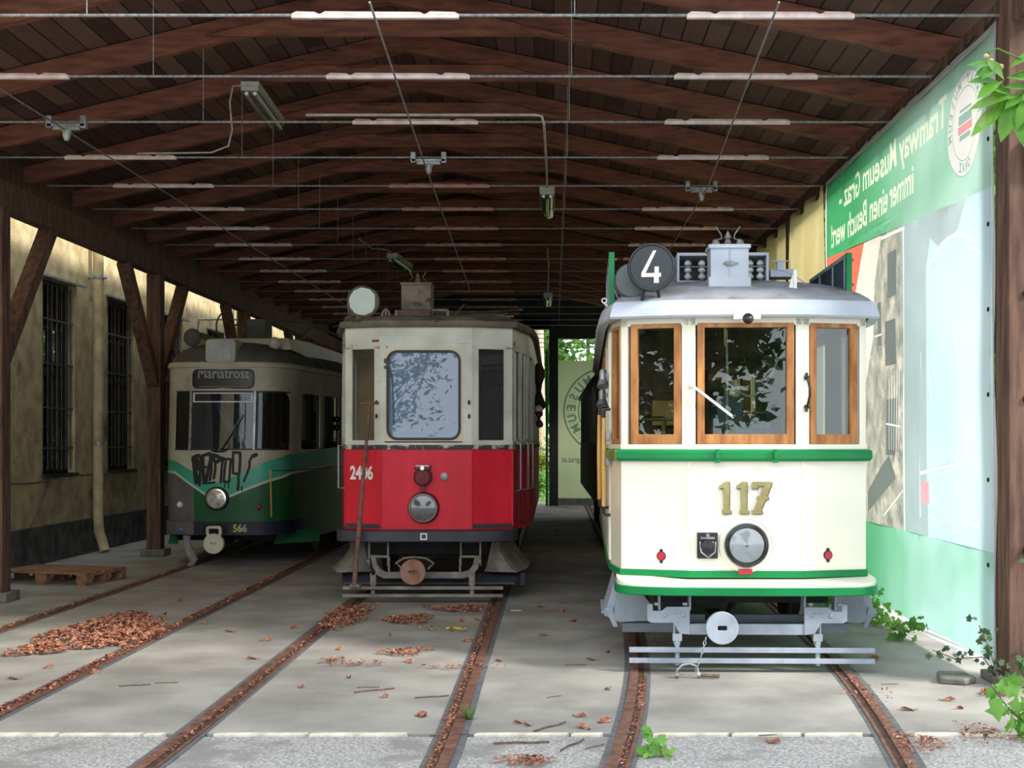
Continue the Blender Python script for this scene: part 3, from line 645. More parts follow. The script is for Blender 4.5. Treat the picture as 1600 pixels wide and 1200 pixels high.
# gold number
def glyph(name, polys, o, u, v, sc):
    for k, pl in enumerate(polys):
        mb = MB(); mb.prism([((x-.0)*sc, y*sc) for x, y in pl], Vector(o)+Vector((.006, 0, -.005)), u, v, .012); a = mb.build(name, m_bronze, t, smooth=False)
        mb = MB(); mb.prism([((x-.0)*sc, y*sc) for x, y in pl], Vector(o)+Vector((0, -.012, 0)), u, v, .006); mb.build('number_face', m_gold, a, smooth=False)
one = [(-.10, 0), (.18, 0), (.18, .10), (.13, .13), (.13, 1.0), (-.02, 1.0), (-.20, .86), (-.20, .78), (-.06, .80), (-.06, .13), (-.10, .10)]
seven = [(-.28, 1.0), (.34, 1.0), (.34, .92), (.19, .54), (.24, .54), (.24, .44), (.15, .44), (.02, .13), (.05, .10), (.05, 0), (-.28, 0), (-.28, .09), (-.21, .13), (-.08, .44), (-.12, .44), (-.12, .54), (-.04, .54), (.10, .86), (-.10, .86), (-.10, .78), (-.28, .78)]
for px, g in ((1133, one), (1160, one), (1188, seven)):
    glyph('number', [g], (lx(px), -.004, 1.108), (1, 0, 0), (0, 0, 1), .228)
# headlight
hx, hz = lx(1166), .885
m = MB(); m.prism(circ(.194, 48), (hx, .005, hz), (1, 0, 0), (0, 0, 1), .016); m.tube([(hx+.19*math.cos(a), -.011, hz+.19*math.sin(a)) for a in [2*math.pi*k/48 for k in range(48)]], .005, 6, True)
for k in range(6): m.lathe([(.006, 0), (.006, .005)], (hx+.178*math.cos(k*1.05+.5), -.010, hz+.178*math.sin(k*1.05+.5)), (0, -1, 0), 8)
m.build('headlight_plate', m_cream, t)
m = MB(); m.lathe([(.155, 0), (.158, .03), (.15, .05), (.128, .058), (.122, .045), (.122, .02)], (hx, 0, hz), (0, -1, 0), 48); h = m.build('headlight', m_black, t)
m = MB(); m.lathe([(.122, .04), (.09, .02), (.03, .008), (.0, .006)], (hx, 0, hz), (0, -1, 0), 40); m.lathe([(.022, .0), (.022, .03), (0, .042)], (hx, -.006, hz), (0, -1, 0), 14); m.build('reflector', m_chrome, h)
m = MB(); m.lathe([(.122, .046), (.08, .055), (0, .06)], (hx, 0, hz), (0, -1, 0), 40); m.build('lens', m_lens, h)
# socket
sx0, sx1 = lx(1089), lx(1121)
m = MB(); m.box(sx0, sx1, -.035, .0, .79, .975); s = m.build('coupling_socket', m_black, t, .005)
cx_ = (sx0+sx1)/2; m = MB(); m.lathe([(.055, 0), (.058, .02), (.048, .035), (0, .04)], (cx_, -.035, .872), (0, -1, 0), 24); m.build('socket_cap', m_black, s)
m = MB(); m.tube([(cx_-.055, -.05, .91), (cx_-.05, -.07, .84), (cx_, -.075, .80), (cx_+.05, -.07, .84), (cx_+.055, -.05, .91)], .006, 8); m.box(cx_-.05, cx_+.05, -.055, -.035, .93, .945); m.lathe([(.014, 0), (.014, .03)], (cx_, -.035, .955), (0, -1, 0), 12); m.build('socket_clamp', m_steel, s)
# reflectors
for px, py, p0, p1, par in ((1036, 869, front[2], front[3], .6), (1292, 866, front[4], front[5], .39)):
    p0 = Vector((*p0, 0)); p1 = Vector((*p1, 0)); d = (p1-p0).normalized(); n = Vector((d.y, -d.x, 0)); c = p0+(p1-p0)*par+Vector((0, 0, .81))
    if px < 1100: c.z = .80
    m = MB(); m.prism(circ(.034, 24), c, d, (0, 0, 1), .008); m.prism(circ(.012, 12, 0, .04), c, d, (0, 0, 1), .008); m.prism(circ(.012, 12, 0, -.04), c, d, (0, 0, 1), .008); b = m.build('reflector_mount', m_black, t)
    m = MB(); m.prism(circ(.028, 24), c+n*.008, d, (0, 0, 1), .006); m.build('red_reflector', m_redp, b)
m = MB(); m.box(-.055, .045, -.03, 0, .68, .715); m.build('tail_lamp', m_redp, t, .004)
# bumper (bowed, cream top, green edge)
def bumper(mb, xs_, y0f, yback, z0, z1, half, endr, n=24, inset=0):
    pts = []
    for k in range(n+1):
        x = -half+2*half*k/n; f = abs(x)/half
        pts.append((x, y0f+(.30*f**5)+.05*f*f))
    A = pts; return A
def bumper_mesh(half, yf, z0, z1, outz=0, grow=0, slope=0):
    n = 32; m = MB(); A = []
    for k in range(n+1):
        th = math.pi*k/n; x = -math.cos(th); yy = math.sin(th)
        A.append((half*math.copysign(abs(x)**.6, x)+math.copysign(grow, x)*min(1, abs(x)*3), yf*(yy**.42) - grow*(yy**.42)+ .16*(1-yy**.42)))
    B = [(A[-1][0]*.95, .45), (A[0][0]*.95, .45)]
    q = A+B
    m.loft([[(x, y, z0) for x, y in q], [(x, y, z1+slope*min(max(0, y-yf), .30)) for x, y in q]]); return m
bumper_mesh(.925, -.27, .552, .612, grow=.006).build('bumper_edge', m_green, t, .006)
bumper_mesh(.918, -.268, .60, .614, slope=.16).build('bumper_top', m_cream, t, .004)
# underframe
m = MB(); m.box(-.62, .62, .2, LEN-.2, .45, .62); m.box(-.9, .9, 2.2, LEN-2.2, .5, .68)
m.box(-.7, -.6, 1.8, LEN-1.8, .25, .5); m.box(.6, .7, 1.8, LEN-1.8, .25, .5); m.build('chassis', m_dark, t)
for y in (2.6, LEN-2.6):
    for s in (-1, 1):
        m = MB(); m.lathe([(.36, -.05), (.40, -.05), (.40, -.02), (.38, 0), (.375, .07), (.3, .07), (.28, .03), (.08, .03), (.08, .07), (0, .07)], (s*.70, y, .385), (s, 0, 0), 32); m.build('wheel', m_dark, t)
    m = MB(); m.tube([(-.7, y, .385), (.7, y, .385)], .06, 12); m.build('axle', m_dark, t)
fy = -.07
m = MB()
m.box(lx(1078, 9.0), lx(1262, 9.0), fy-.04, fy, .262, .338)
for s in (-1, 1):
    c = .0; x1 = s*.46
    m.prism([(s*.40, .338), (s*.40, .46), (s*.56, .46), (s*.60, .43), (s*.66, .43), (s*.66, .48), (s*.70, .48), (s*.70, .36), (s*.67, .345), (s*.52, .345), (s*.47, .27), (s*.40, .262)] , (-.005, fy-.03, 0), (1, 0, 0), (0, 0, 1), .02)
    m.box(min(s*.395, s*.41), max(s*.395, s*.41), fy-.03, fy+.1, .43, .62); m.box(min(s*.61, s*.625), max(s*.61, s*.625), fy-.03, fy+.1, .43, .62)
    for bx in (.44, .64): m.lathe([(.018, 0), (.018, .02)], (s*bx, fy-.05, .47), (0, 0, 1), 8); 
    for bx in (.45, .58): m.lathe([(.02, 0), (.02, .02), (.01, .03)], (s*bx, fy-.03, .40), (0, -1, 0), 10)
m.build('coupler_frame', m_under, t, .004)
bx = lx(1131, 8.75); m = MB(); fr = fy-.28
rect = []
for k in range(32):
    a = 2*math.pi*k/32; c_, s_ = math.cos(a), math.sin(a); kk = 1/max(abs(c_)/.032, abs(s_)/.016); rect.append((c_*kk, s_*kk))
m.ring(circ(.112, 32), rect, (bx, fr+.03, .342), (1, 0, 0), (0, 0, 1), .03); m.prism(circ(.11, 32), (bx, fr+.06, .342), (1, 0, 0), (0, 0, 1), .028); b = m.build('buffer_disc', m_under, t, .004)
m = MB(); m.box(bx-.05, bx+.05, fr+.03, .4, .30, .38); m.tube([(bx+.06, .0, .34), (bx+.2, .5, .5)], .03, 8); m.build('drawbar', m_dark, t)
# chain and shackle
def chain(path, mm, name, parent, r=.0045, L=.022):
    m = MB(); P_ = [Vector(p) for p in path]
    tot = []; 
    for a, b_ in zip(P_, P_[1:]):
        n = max(1, int((b_-a).length/(L*1.25)))
        for k in range(n): tot.append((a+(b_-a)*(k+.5)/n, (b_-a).normalized()))
    for i, (c, d) in enumerate(tot):
        s_ = Vector((1, 0, 0)) if i % 2 else Vector((0, 1, 0)); s_ = (s_-d*s_.dot(d)).normalized()
        m.tube([c+d*L*.75*math.cos(a)+s_*L*.42*math.sin(a) for a in [k*math.pi/4 for k in range(8)]], r, 5, True)
    return m.build(name, mm, parent)
cb = Vector((lx(1091, 8.75), fr, .02))
chain([(lx(1106, 8.75), fr+.02, .28), (lx(1101, 8.75), fr, .2), (lx(1094, 8.75), fr, .10), (lx(1090, 8.75), fr, .045)], m_alu, 'coupling_chain', b, .004)
m = MB(); q = [(lx(1060, 8.75), fr, .012), (lx(1060, 8.75), fr, .055), (lx(1068, 8.75), fr, .09), (lx(1080, 8.75), fr, .10), (lx(1090, 8.75), fr, .085), (lx(1094, 8.75), fr, .03)]
m.tube(q, .009, 8); m.lathe([(.018, -.012), (.018, .012)], (lx(1060, 8.75), fr, .02), (1, 0, 0), 12); m.lathe([(.02, -.012), (.02, .012)], (lx(1094, 8.75), fr, .025), (1, 0, 0), 12); m.build('shackle', m_alu, b)
m = MB(); m.tube([(lx(1096, 8.75), fr, .022), (lx(1126, 8.75), fr-.02, .02)], .013, 10); m.build('shackle_pin', mat('rusty pin', (120, 100, 88), (90, 74, 64), 20, .6), b)
# lifeguard bars
gy = -.13
for z in (.16, .085):
    m = MB(); m.box(lx(984, 8.97), lx(1366, 8.97), gy-.02, gy+.02, z-.018, z+.016); g = m.build('lifeguard_bar', m_under, t, .003)
for s, px in ((-1, 1060), (1, 1279)):
    x = lx(px, 8.97)
    m = MB(); m.box(x-.03, x-.018, gy+.02, gy+.03, .2, .44); m.box(x+.012, x+.022, gy+.02, gy+.03, .2, .44); m.box(x-.035, x+.03, gy-.0, gy+.05, .22, .27); m.tube([(x-.03, gy+.02, .42), (x+.03, gy+.02, .42)], .014, 8)
    m.box(x-.018, x+.012, gy, gy+.04, .05, .22); m.lathe([(.022, -.012), (.022, .012)], (x-.004, gy+.02, .20), (0, 1, 0), 12); m.build('lifeguard_hanger', m_under, t, .002)
# side fenders with steps, rear guard plank
for s in (-1, 1):
    m = MB(); m.prism([(s*.90, .62), (s*.93, .30), (s*.88, .285), (s*.66, .30), (s*.64, .40), (s*.72, .50), (s*.72, .62)], (0, .35, 0), (1, 0, 0), (0, 0, 1), .02)
    m.hexa([(s*.90, .35, .30), (s*1.0, .36, .33), (s*1.0, 1.1, .33), (s*.90, 1.1, .30), (s*.90, .35, .60), (s*.92, .36, .60), (s*.92, 1.1, .60), (s*.90, 1.1, .60)]); m.box(min(s*.92, s*1.02), max(s*.92, s*1.02), .4, 1.1, .34, .36)
    m.prism([(s*.94, .40), (s*1.0, .39), (s*.93, .25), (s*.90, .25)], (0, .33, 0), (1, 0, 0), (0, 0, 1), -.012)
    m.build('fender', m_under, t, .003)
m = MB(); m.box(-.86, .86, .62, .68, .17, .24); m.box(-.86, .86, .9, .95, .20, .27); m.build('guard_plank', m_under, t, .003)

# dark car behind the cream tram
t2 = empty('tram', (1.60, 18.9, 0)); tag(t2, 'dark unlit tram car standing behind the cream tram', 'tram')
t = t2
m_dk = mat('dark olive coach paint', (58, 56, 48), (42, 40, 36), 5, .5); m_dkc = mat('grimy pale coach paint', (120, 122, 104), (92, 94, 80), 5, .6)
P2 = [(-.98, .6), (-.9, .12), (-.4, 0), (.4, 0), (.9, .12), (.98, .6), (1.0, 8.6), (.4, 9.2), (-.4, 9.2), (-1.0, 8.6)]
m = MB(); band(m, P2, .72, 1.55, -.03, 0); m.build('lower_body', m_dk, t)
m = MB(); band(m, P2, .74, 1.5, 0, .01, [9, 0]); m.build('side_panel', m_dkc, t)
m = MB(); band(m, P2, 2.38, 2.55, -.03, 0); band(m, P2, 1.55, 1.6, -.03, .01); pillars(P2, .06, 1.55, 2.45, m_dkc, t, -.05)
for y in [.6+k*.85 for k in range(10)]: m.box(-1.0, -.95, y-.05, y+.05, 1.55, 2.45); m.box(.95, 1.0, y-.05, y+.05, 1.55, 2.45)
m.build('window_frame', m_dkc, t)
g_dk = glass('dim coach glass', (.2, .22, .2), 1.5, .03)
m = MB(); band(m, P2, 1.6, 2.38, -.03, -.025); m.build('window_panes', g_dk, t)
m = MB(); rings = []
for k in range(8):
    a = k/7*math.pi/2; sc = max(.03, math.cos(a)**.8); rings.append([(x*sc, 4.6+(y-4.6)*(1-(1-sc)*.3), 2.5+.35*math.sin(a)) for x, y in offs(P2, .06)])
m.loft(rings, True, True); m.build('roof', m_dk, t)
m = MB(); m.box(-.7, .7, .3, 8.8, .35, .72); m.build('chassis', m_dark, t)
for y in (2.4, 6.8):
    for s in (-1, 1):
        m = MB(); m.lathe([(.0, -.05), (.40, -.05), (.38, .07), (.08, .07), (0, .07)], (s*.7, y, .395), (s, 0, 0), 28); m.build('wheel', m_dark, t)
m = MB(); m.box(-.15, .15, -.45, .0, .5, .6); m.build('coupler', m_dark, t)

# ============================================================ red and white tram 2406
m_red = mat('faded red paint', (222, 38, 60), (200, 30, 50), 2.2, .35, stretch=(2, 2, .6), c3=(150, 30, 44), c3amt=.66, c3scale=3, spec=.25)
m_redd = mat('dull maroon paint', (112, 28, 36), (82, 22, 30), 3, .6)
m_offw = mat('weathered white paint', (214, 214, 204), (188, 188, 176), 3, .5, c3=(140, 120, 100), c3amt=.68, c3scale=7)
m_ivory = mat('ivory door paint', (214, 206, 178), (198, 190, 160), 3, .5, c3=(170, 120, 80), c3amt=.72, c3scale=6)
m_bump = mat('black blue bumper', (60, 62, 70), (44, 46, 54), 4, .55)
m_chip = mat('chipped black and white sill', (56, 54, 58), (40, 38, 42), 6, .6, c3=(196, 192, 184), c3amt=.56, c3scale=9)
m_grime = mat('grimy roof paint', (128, 120, 104), (92, 86, 74), 5, .8, bump=.3, c3=(70, 60, 56), c3amt=.6, c3scale=6)
m_ugly = mat('dusty grey iron', (138, 130, 122), (104, 98, 92), 6, .7, c3=(120, 84, 68), c3amt=.62, c3scale=7)
m_rustd = mat('rusty buffer', (160, 118, 96), (128, 86, 68), 7, .75, c3=(134, 116, 110), c3amt=.55, c3scale=5)
m_rub = mat('black rubber gasket', (34, 38, 48), (26, 28, 36), 5, .5)
m_signw = mat('blank white sign glass', (206, 222, 214), (196, 212, 204), 4, .35)
g_wind = glass('reflecting windscreen glass', (.45, .5, .58), 1.5, .12, 0, .42, (156, 180, 214))  # pale blue diffuse mixed in to imitate the reflected sky
g_side = glass('dusty side glass', (.55, .55, .55), 1.45, .02, 0, .08, (130, 128, 126))
TX, TD = -1.29, 13.1
t = empty('tram', (TX, TD, 0)); tag(t, 'red and white old tram with white number 2406 and blank round sign', 'tram')
def lx(px, D=TD): return X_(px, D)-TX
LEN = 9.2; HB = 1.06
front = [(-HB, 1.9), (-1.03, 1.0), (-.86, .16), (-.475, 0), (.46, 0), (.87, .16), (1.03, 1.0), (HB, 1.9)]
back = [(HB, LEN-1.2), (.86, LEN-.16), (.46, LEN), (-.46, LEN), (-.86, LEN-.16), (-HB, LEN-1.2)]
P = front+back; NP = len(P)
m = MB(); band(m, P, .70, 1.545, -.03, 0); b = m.build('lower_body', m_red, t)
for i in (2, 3, 4, 5): m = MB(); x, y = P[i]; m.tube([(x, y-.004, .74), (x, y-.004, 1.53)], .010, 6); m.build('corner_seam', m_red, t)
m = MB()
for s, i in ((-1, 2), (1, 4)):
    p0, p1 = P[i], P[i+1]; L = (Vector(p1)-Vector(p0)).length
    m.seg(p0, p1, 0, L, .735, .775, 0, .012)
m.build('skirt_strip', m_bump, t, .003)
m = MB(); band(m, P, 1.54, 1.585, -.04, .014); m.build('belt_rail', m_chip, t, .003)
m = MB(); band(m, P, 1.585, 1.625, -.05, .006); m.build('window_sill_rail', m_offw, t, .003)
m = MB(); band(m, P, 2.57, 2.80, -.05, 0); 
for (px0, px1) in ((703, 750),): m.box(lx(px0), lx(px1)-.1, -.006, .0, 2.625, 2.665)
m.build('header', m_offw, t)
m = MB(); m.box(lx(575), lx(592), -.0, .012, 2.63, 2.665)
for a, b_ in ((579, 611), (704, 748)):
    pass
m = MB()
m.seg(P[2], P[3], .32, .40, 2.64, 2.665, 0, .003); m.build('rust_patch', mat('bare rust patch', (140, 84, 66), (118, 66, 50), 12, .8), t, smooth=False)
pillars(P, .075, 1.62, 2.6, m_offw, t)
m = MB(); m.seg(P[3], P[4], .835, .935, 1.62, 2.6, -.05, .003); m.build('door_post', m_offw, t); m = MB(); m.seg(P[3], P[4], 0, .06, 1.62, 2.6, -.05, .003); m.build('door_post', m_offw, t)
for s in (-1, 1):
    for y in (2.9, 3.85, 4.8, 5.75, 6.7, 7.65): m = MB(); m.box(min(s*HB, s*(HB-.06)), max(s*HB, s*(HB-.06)), y-.06, y+.06, 1.62, 2.6); m.build('pillar', m_offw, t, .003)
# windscreen panel with rounded gasket
W, H = .76, .92; cz = 2.095; cxw = lx(662)
m = MB(); n6 = 24
hw, hh = .375, .455
out = rrect(.80, .97, .004, 5); inn = rrect(W-.02, H-.02, .10, 5)
m.ring(out, inn, (cxw, .0, cz), (1, 0, 0), (0, 0, 1), -.02 if False else .006); m.build('windscreen_panel', m_ivory, t)
m = MB(); m.ring(rrect(W, H, .11, 5), rrect(W-.05, H-.05, .085, 5), (cxw, .0, cz), (1, 0, 0), (0, 0, 1), .022); g = m.build('windscreen_gasket', m_rub, t, .003)
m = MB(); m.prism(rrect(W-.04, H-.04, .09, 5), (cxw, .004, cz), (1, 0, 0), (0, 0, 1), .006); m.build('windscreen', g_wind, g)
m = MB(); m.bar((lx(607), -.03, 2.42), (lx(612.5), -.035, 2.27), .018, .012, (0, 1, 0)); m.bar((lx(613), -.03, 2.3), (lx(616), -.035, 1.79), .008, .012, (0, 1, 0)); m.box(lx(601), lx(612), -.03, 0, 2.42, 2.44)
m.lathe([(.02, 0), (.02, .03)], (lx(603), 0, 2.45), (0, -1, 0), 12); m.lathe([(.018, 0), (.018, .03)], (lx(603), 0, 2.38), (0, -1, 0), 12); m.build('wiper', m_black, t, .002)
sl = (Vector(P[3])-Vector(P[2])).length
wf = dict(mf=m_offw, mg=g_side)
wframe(P[2], P[3], .05, sl-.05, 1.62, 2.58, .014, name='window', **wf); wframe(P[4], P[5], .05, sl-.05, 1.62, 2.58, .014, name='window', **wf)
s2 = (Vector(P[2])-Vector(P[1])).length
for i in (1, 5):
    wframe(P[i], P[i+1], .06, s2/2-.02, 1.62, 2.58, .03, name='folding_door_window', **wf); wframe(P[i], P[i+1], s2/2+.02, s2-.06, 1.62, 2.58, .03, name='folding_door_window', **wf)
for s in (-1, 1):
    for y0 in (1.96, 2.96, 3.91, 4.86, 5.81, 6.76):
        a = (-HB, 9.2); 
        if s > 0: wframe((HB, 0), (HB, 9.2), y0, y0+.84, 1.62, 2.58, .04, **wf)
        else: wframe((-HB, 9.2), (-HB, 0), 9.2-y0-.84, 9.2-y0, 1.62, 2.58, .04, **wf)
# door posts and hand rails on the right
m = MB()
for i, (a, b_) in enumerate(((.1, .14), (.34, .37), (.55, .58))):
    m = MB(); m.seg(P[5], P[6], a, b_, .75, 1.53, .0, .012); m.build('door_seam', m_redd, t); m = MB(); m.seg(P[5], P[6], a, b_, 1.63, 2.55, .0, .012); m.build('door_stile', m_offw, t)
for q in (.12, .5, .75):
    p0 = Vector(P[5]); d = (Vector(P[6])-p0).normalized(); n = Vector((d.y, -d.x)); c = p0+d*q+n*.06; c0 = p0+d*q
    m = MB(); m.tube([(c0.x, c0.y, 1.62), (c.x, c.y, 1.60), (c.x, c.y, 1.12), (c0.x, c0.y, 1.10)], .010, 8); m.build('hand_rail', m_alu, t)
m = MB(); m.tube([(-.87, .16, 1.58), (-.93, .15, 1.58), (-.93, .15, 1.14), (-.87, .16, 1.14)], .010, 8); m.build('hand_rail', m_alu, t)
for z in (2.02, 1.88):
    for x in (lx(588.5), lx(733)):
        m = MB(); m.sph((x, -.02, z), .018, (.7, 1, 1.4)); m.build('window_catch', m_black, t)
# interior
m = MB(); m.box(-.84, .84, .35, LEN-.35, .70, .80); m.build('floor_deck', m_floorin, t)
m = MB(); m.box(-1, -.3, 1.95, 2.0, .8, 2.6); m.box(.35, 1, 1.95, 2.0, .8, 1.65); m.box(.35, .45, 1.95, 2.0, 1.6, 2.6); m.box(.9, 1, 1.95, 2.0, 1.6, 2.6); m.build('bulkhead', m_redd, t)
m = MB(); m.box(-.5, -.15, .35, .6, .8, 1.75); m.build('controller', m_cabinet, t, .01)
m = MB(); m.box(-.9, .9, .2, LEN-.2, 2.62, 2.66); m.build('inner_ceiling', m_grime, t)
# roof
def rr(o, z, sc=1.0):
    q = offs(P, o); cy = LEN/2
    return [(x*sc, cy+(y-cy)*(1-(1-sc)*.5), z) for x, y in q]
m = MB(); m.loft([rr(0, 2.79), rr(.05, 2.795), rr(.065, 2.82), rr(.055, 2.855), rr(.0, 2.875)], False, False); m.build('roof_cornice', m_grime, t)
m = MB(); rings = [rr(.02, 2.865+.16*math.sin(k/8*math.pi/2)**1.3, max(.03, math.cos(k/8*math.pi/2)**.7)) for k in range(9)]
m.loft(rings, False, True); m.build('roof', m_grime, t)
m = MB(); m.box(lx(617), lx(672), .2, .55, 2.92, 2.99); m.build('box_plinth', mat('maroon stained plinth', (112, 84, 80), (84, 62, 60), 9, .8), t, .005)
m = MB()
for px in (615, 671, 697): m.box(lx(px)-.014, lx(px)+.014, .2, .24, 2.89, 2.99)
m.box(lx(671), lx(697), .2, .24, 2.975, 3.0); m.box(lx(772), lx(800), .6, .65, 2.95, 2.97); m.build('roof_bracket', m_grime, t, .003)
m = MB(); m.box(lx(621.5), lx(669), .3, .62, 3.0, 3.27); m.box(lx(620), lx(670.5), .28, .64, 3.26, 3.285); b = m.build('switch_box', m_grime, t, .006)
m = MB(); c = (lx(646), .42, 3.285); m.lathe([(.035, 0), (.03, .03), (.035, .04), (.015, .07), (.03, .072), (.0, .12)], c, (0, 0, 1), 14)
for s in (-1, 1): m.tube([(c[0]+s*.03, .42, 3.29), (c[0]+s*.09, .42, 3.30), (c[0]+s*.09, .42, 3.32), (c[0]+s*.05, .42, 3.35), (c[0]+s*.09, .42, 3.42)], .006, 6)
m.build('lightning_arrester', m_grime, b)
for (px, D, rad, nm) in ((567, 13.25, .168, 'round_sign'), (549, 13.6, .165, 'round_sign')):
    c = Vector((lx(px, D), D-TD, 3.07)); ax = Vector((-.05, -1, 0)) if px == 567 else Vector((-1, -.35, 0))
    m = MB(); m.lathe([(rad-.02, -.06), (rad, -.05), (rad, 0), (rad-.012, .015), (rad-.02, .005), (0, .005)], c, ax, 40); m.box(c.x-.07, c.x+.07, c.y+.01, c.y+.05, 2.88, 2.95); s = m.build(nm, m_grime, t)
    if px == 567:
        q = []
        for k in range(36):
            a = 2*math.pi*k/36; rr_ = .15*(1-.05*abs(math.sin(5*a+1))-.04*abs(math.sin(11*a))); x_ = rr_*math.cos(a); q.append((min(x_, .125), rr_*math.sin(a)))
        m = MB(); m.prism(q, c+Vector((0, -.008, 0)), (1, -.05, 0), (0, 0, 1), .004); m.build('sign_face', m_signw, s, smooth=False)
m = MB(); x = lx(599); m.tube([(x-.05, .2, 2.87), (x-.03, .2, 2.97), (x, .2, 3.0), (x+.03, .2, 2.97), (x+.05, .2, 2.87)], .014, 8); m.tube([(x, .2, 2.87), (x, .2, 3.0)], .014, 8); m.build('board_bracket', m_grime, t)
# pantograph frame low on roof
m = MB()
for y in (2.2, 3.4): m.box(-.5, .7, y, y+.05, 3.1, 3.14)
m.tube([(.3, 2.2, 3.12), (-.3, 2.9, 3.24), (.4, 3.5, 3.3), (.9, 3.4, 3.32)], .014, 8); m.tube([(.1, 2.2, 3.12), (.2, 2.6, 3.3)], .014, 8); m.tube([(-.35, 2.0, 3.12), (.35, 2.0, 3.06)], .012, 8); m.build('current_collector', m_grime, t)
# maroon cloth bundle and lamps on the right side
m = MB(); rings = []
for k in range(9):
    z = 2.62-.09*k; w = .05+.05*math.sin(k*1.2)+.01*k if k < 7 else .03
    rings.append([(1.08+w*.7*math.cos(a)+.03, 3.3+w*1.8*math.sin(a), z) for a in [q*math.pi/5 for q in range(10)]])
m.loft(rings); m.build('cloth_cover', mat('dark maroon cloth', (70, 40, 50), (48, 28, 36), 6, .9), t)
for (y, z, c) in ((2.6, 2.03, m_white), (2.6, 1.98, m_redd), (3.2, 1.86, m_bronze)):
    m = MB(); m.lathe([(.03, 0), (.045, .02), (.045, .08), (.03, .1)], (1.11, y, z), (.2, -1, -.3), 14); m.build('side_lamp', c, t)
# number, sockets, headlight
p0 = Vector((*P[2], 0)); d = (Vector((*P[3], 0))-p0).normalized(); n = Vector((d.y, -d.x, 0))
text('fleet_number', '2406', .138, m_white, t, p0+d*.195+n*.003+Vector((0, 0, 1.235)), d, (0, 0, 1), bold=.006, xs=.72, depth=.004)
hx, hz = lx(662), .945
m = MB(); m.lathe([(.162, 0), (.158, .05), (.15, .075), (.135, .08), (.128, .06)], (hx, 0, hz), (0, -1, 0), 40); h = m.build('headlight', m_redd, t)
m = MB(); m.lathe([(.14, .07), (.145, .085), (.132, .088), (.13, .07)], (hx, 0, hz), (0, -1, 0), 40); m.build('headlight_rim', m_ugly, h)
m = MB(); m.lathe([(.128, .065), (.08, .03), (.0, .02)], (hx, 0, hz), (0, -1, 0), 36); m.lathe([(.022, 0), (.022, .03)], (hx, -.02, hz-.06), (0, -1, 0), 12); m.build('reflector', mat('dull reflector', (176, 178, 170), (150, 152, 146), 6, .35, metal=.5), h)
m = MB(); m.lathe([(.13, .072), (.08, .085), (0, .09)], (hx, 0, hz), (0, -1, 0), 36); m.build('lens', m_lens, h)
cx_ = lx(661); m = MB(); m.prism([(-.09, -.11), (.09, -.11), (.10, .12), (-.10, .12)] if False else circ(.10, 8, 0, 0, .39), (cx_, 0, 1.26), (1, 0, 0), (0, 0, 1), .03); m.box(cx_-.08, cx_+.08, -.06, 0, 1.33, 1.38); s = m.build('coupling_socket', m_redd, t, .005)
m = MB(); m.lathe([(.09, 0), (.09, .03), (.07, .045), (0, .05)], (cx_, -.03, 1.255), (0, -1, 0), 28); m.lathe([(.03, 0), (.03, .04)], (cx_, -.0, 1.14), (0, -1, 0), 14); m.build('socket_cap', m_redd, s)
m = MB(); m.lathe([(.02, 0), (.02, .035)], (cx_, -.05, 1.35), (0, -1, 0), 12); m.tube([(cx_-.07, -.06, 1.37), (cx_+.07, -.06, 1.37)], .012, 8); m.build('hinge_pin', m_chrome, s)
m = MB(); m.lathe([(.042, 0), (.04, .015), (.028, .02), (.026, .01), (.015, .01), (.015, .025), (0, .03)], (lx(694.5), 0, 1.262), (0, -1, 0), 20); m.build('push_button', m_alu, t)
# bumper
def bump2(half, yf, z0, z1):
    A = []; n = 24
    for k in range(n+1):
        th = math.pi*k/n; x = -math.cos(th); q = math.sin(th)**.35; A.append((half*math.copysign(abs(x)**.55, x), yf*q+.22*(1-q)))
    q = A+[(half*.98, .5), (-half*.98, .5)]; m = MB(); m.loft([[(x, y, z0) for x, y in q], [(x, y, z1) for x, y in q]]); return m
bump2(.925, -.27, .612, .722).build('bumper', m_bump, t, .008)
bx = lx(662, 12.83); m = MB(); m.ring([(-.034, -.034), (.034, -.034), (.034, .034), (-.034, .034)], [(-.022, -.022), (.022, -.022), (.022, .022), (-.022, .022)], (bx, -.268, .668), (1, 0, 0), (0, 0, 1), .006); m.build('white_square', m_white, t, smooth=False)
# undergear
m = MB(); m.box(-.62, .62, .2, LEN-.2, .45, .62); m.box(-.7, .7, 1.8, LEN-1.8, .3, .6); m.build('chassis', m_dark, t)
for y in (2.6, LEN-2.8):
    for s in (-1, 1):
        m = MB(); m.lathe([(0, -.05), (.40, -.05), (.38, 0), (.375, .07), (.3, .07), (.28, .03), (.08, .03), (.08, .07), (0, .07)], (s*.70, y, .39), (s, 0, 0), 28); m.build('wheel', m_dark, t)
m = MB(); y0 = -.1
def l2(px): return X_(px, 13.0)-TX
U = [(580, .45), (583, .36), (590, .27), (600, .235), (725, .235), (738, .26), (748, .34), (751, .45), (742, .45), (739, .37), (733, .32), (722, .30), (604, .30), (595, .33), (590, .38), (588, .45)]
m.prism([(l2(a), b_) for a, b_ in U], (0, y0, 0), (1, 0, 0), (0, 0, 1), .05)
for a, b_ in ((576, 608), (719, 752)):
    m.box(l2(a), l2(b_), y0-.02, y0+.02, .595, .62); m.box(l2(a), l2(b_), y0-.02, y0+.02, .44, .465); m.box(l2(a), l2(a)+.018, y0-.03, y0+.03, .36, .62); m.box(l2(b_)-.018, l2(b_), y0-.03, y0+.03, .36, .62)
for a in (608, 719): m.box(l2(a)-.01, l2(a)+.01, y0-.02, y0, .26, .45)
for a in (577, 750): m.lathe([(.02, 0), (.02, .03)], (l2(a), y0-.05, .41), (0, -1, 0), 8)
m.build('coupler_frame', m_ugly, t, .004)
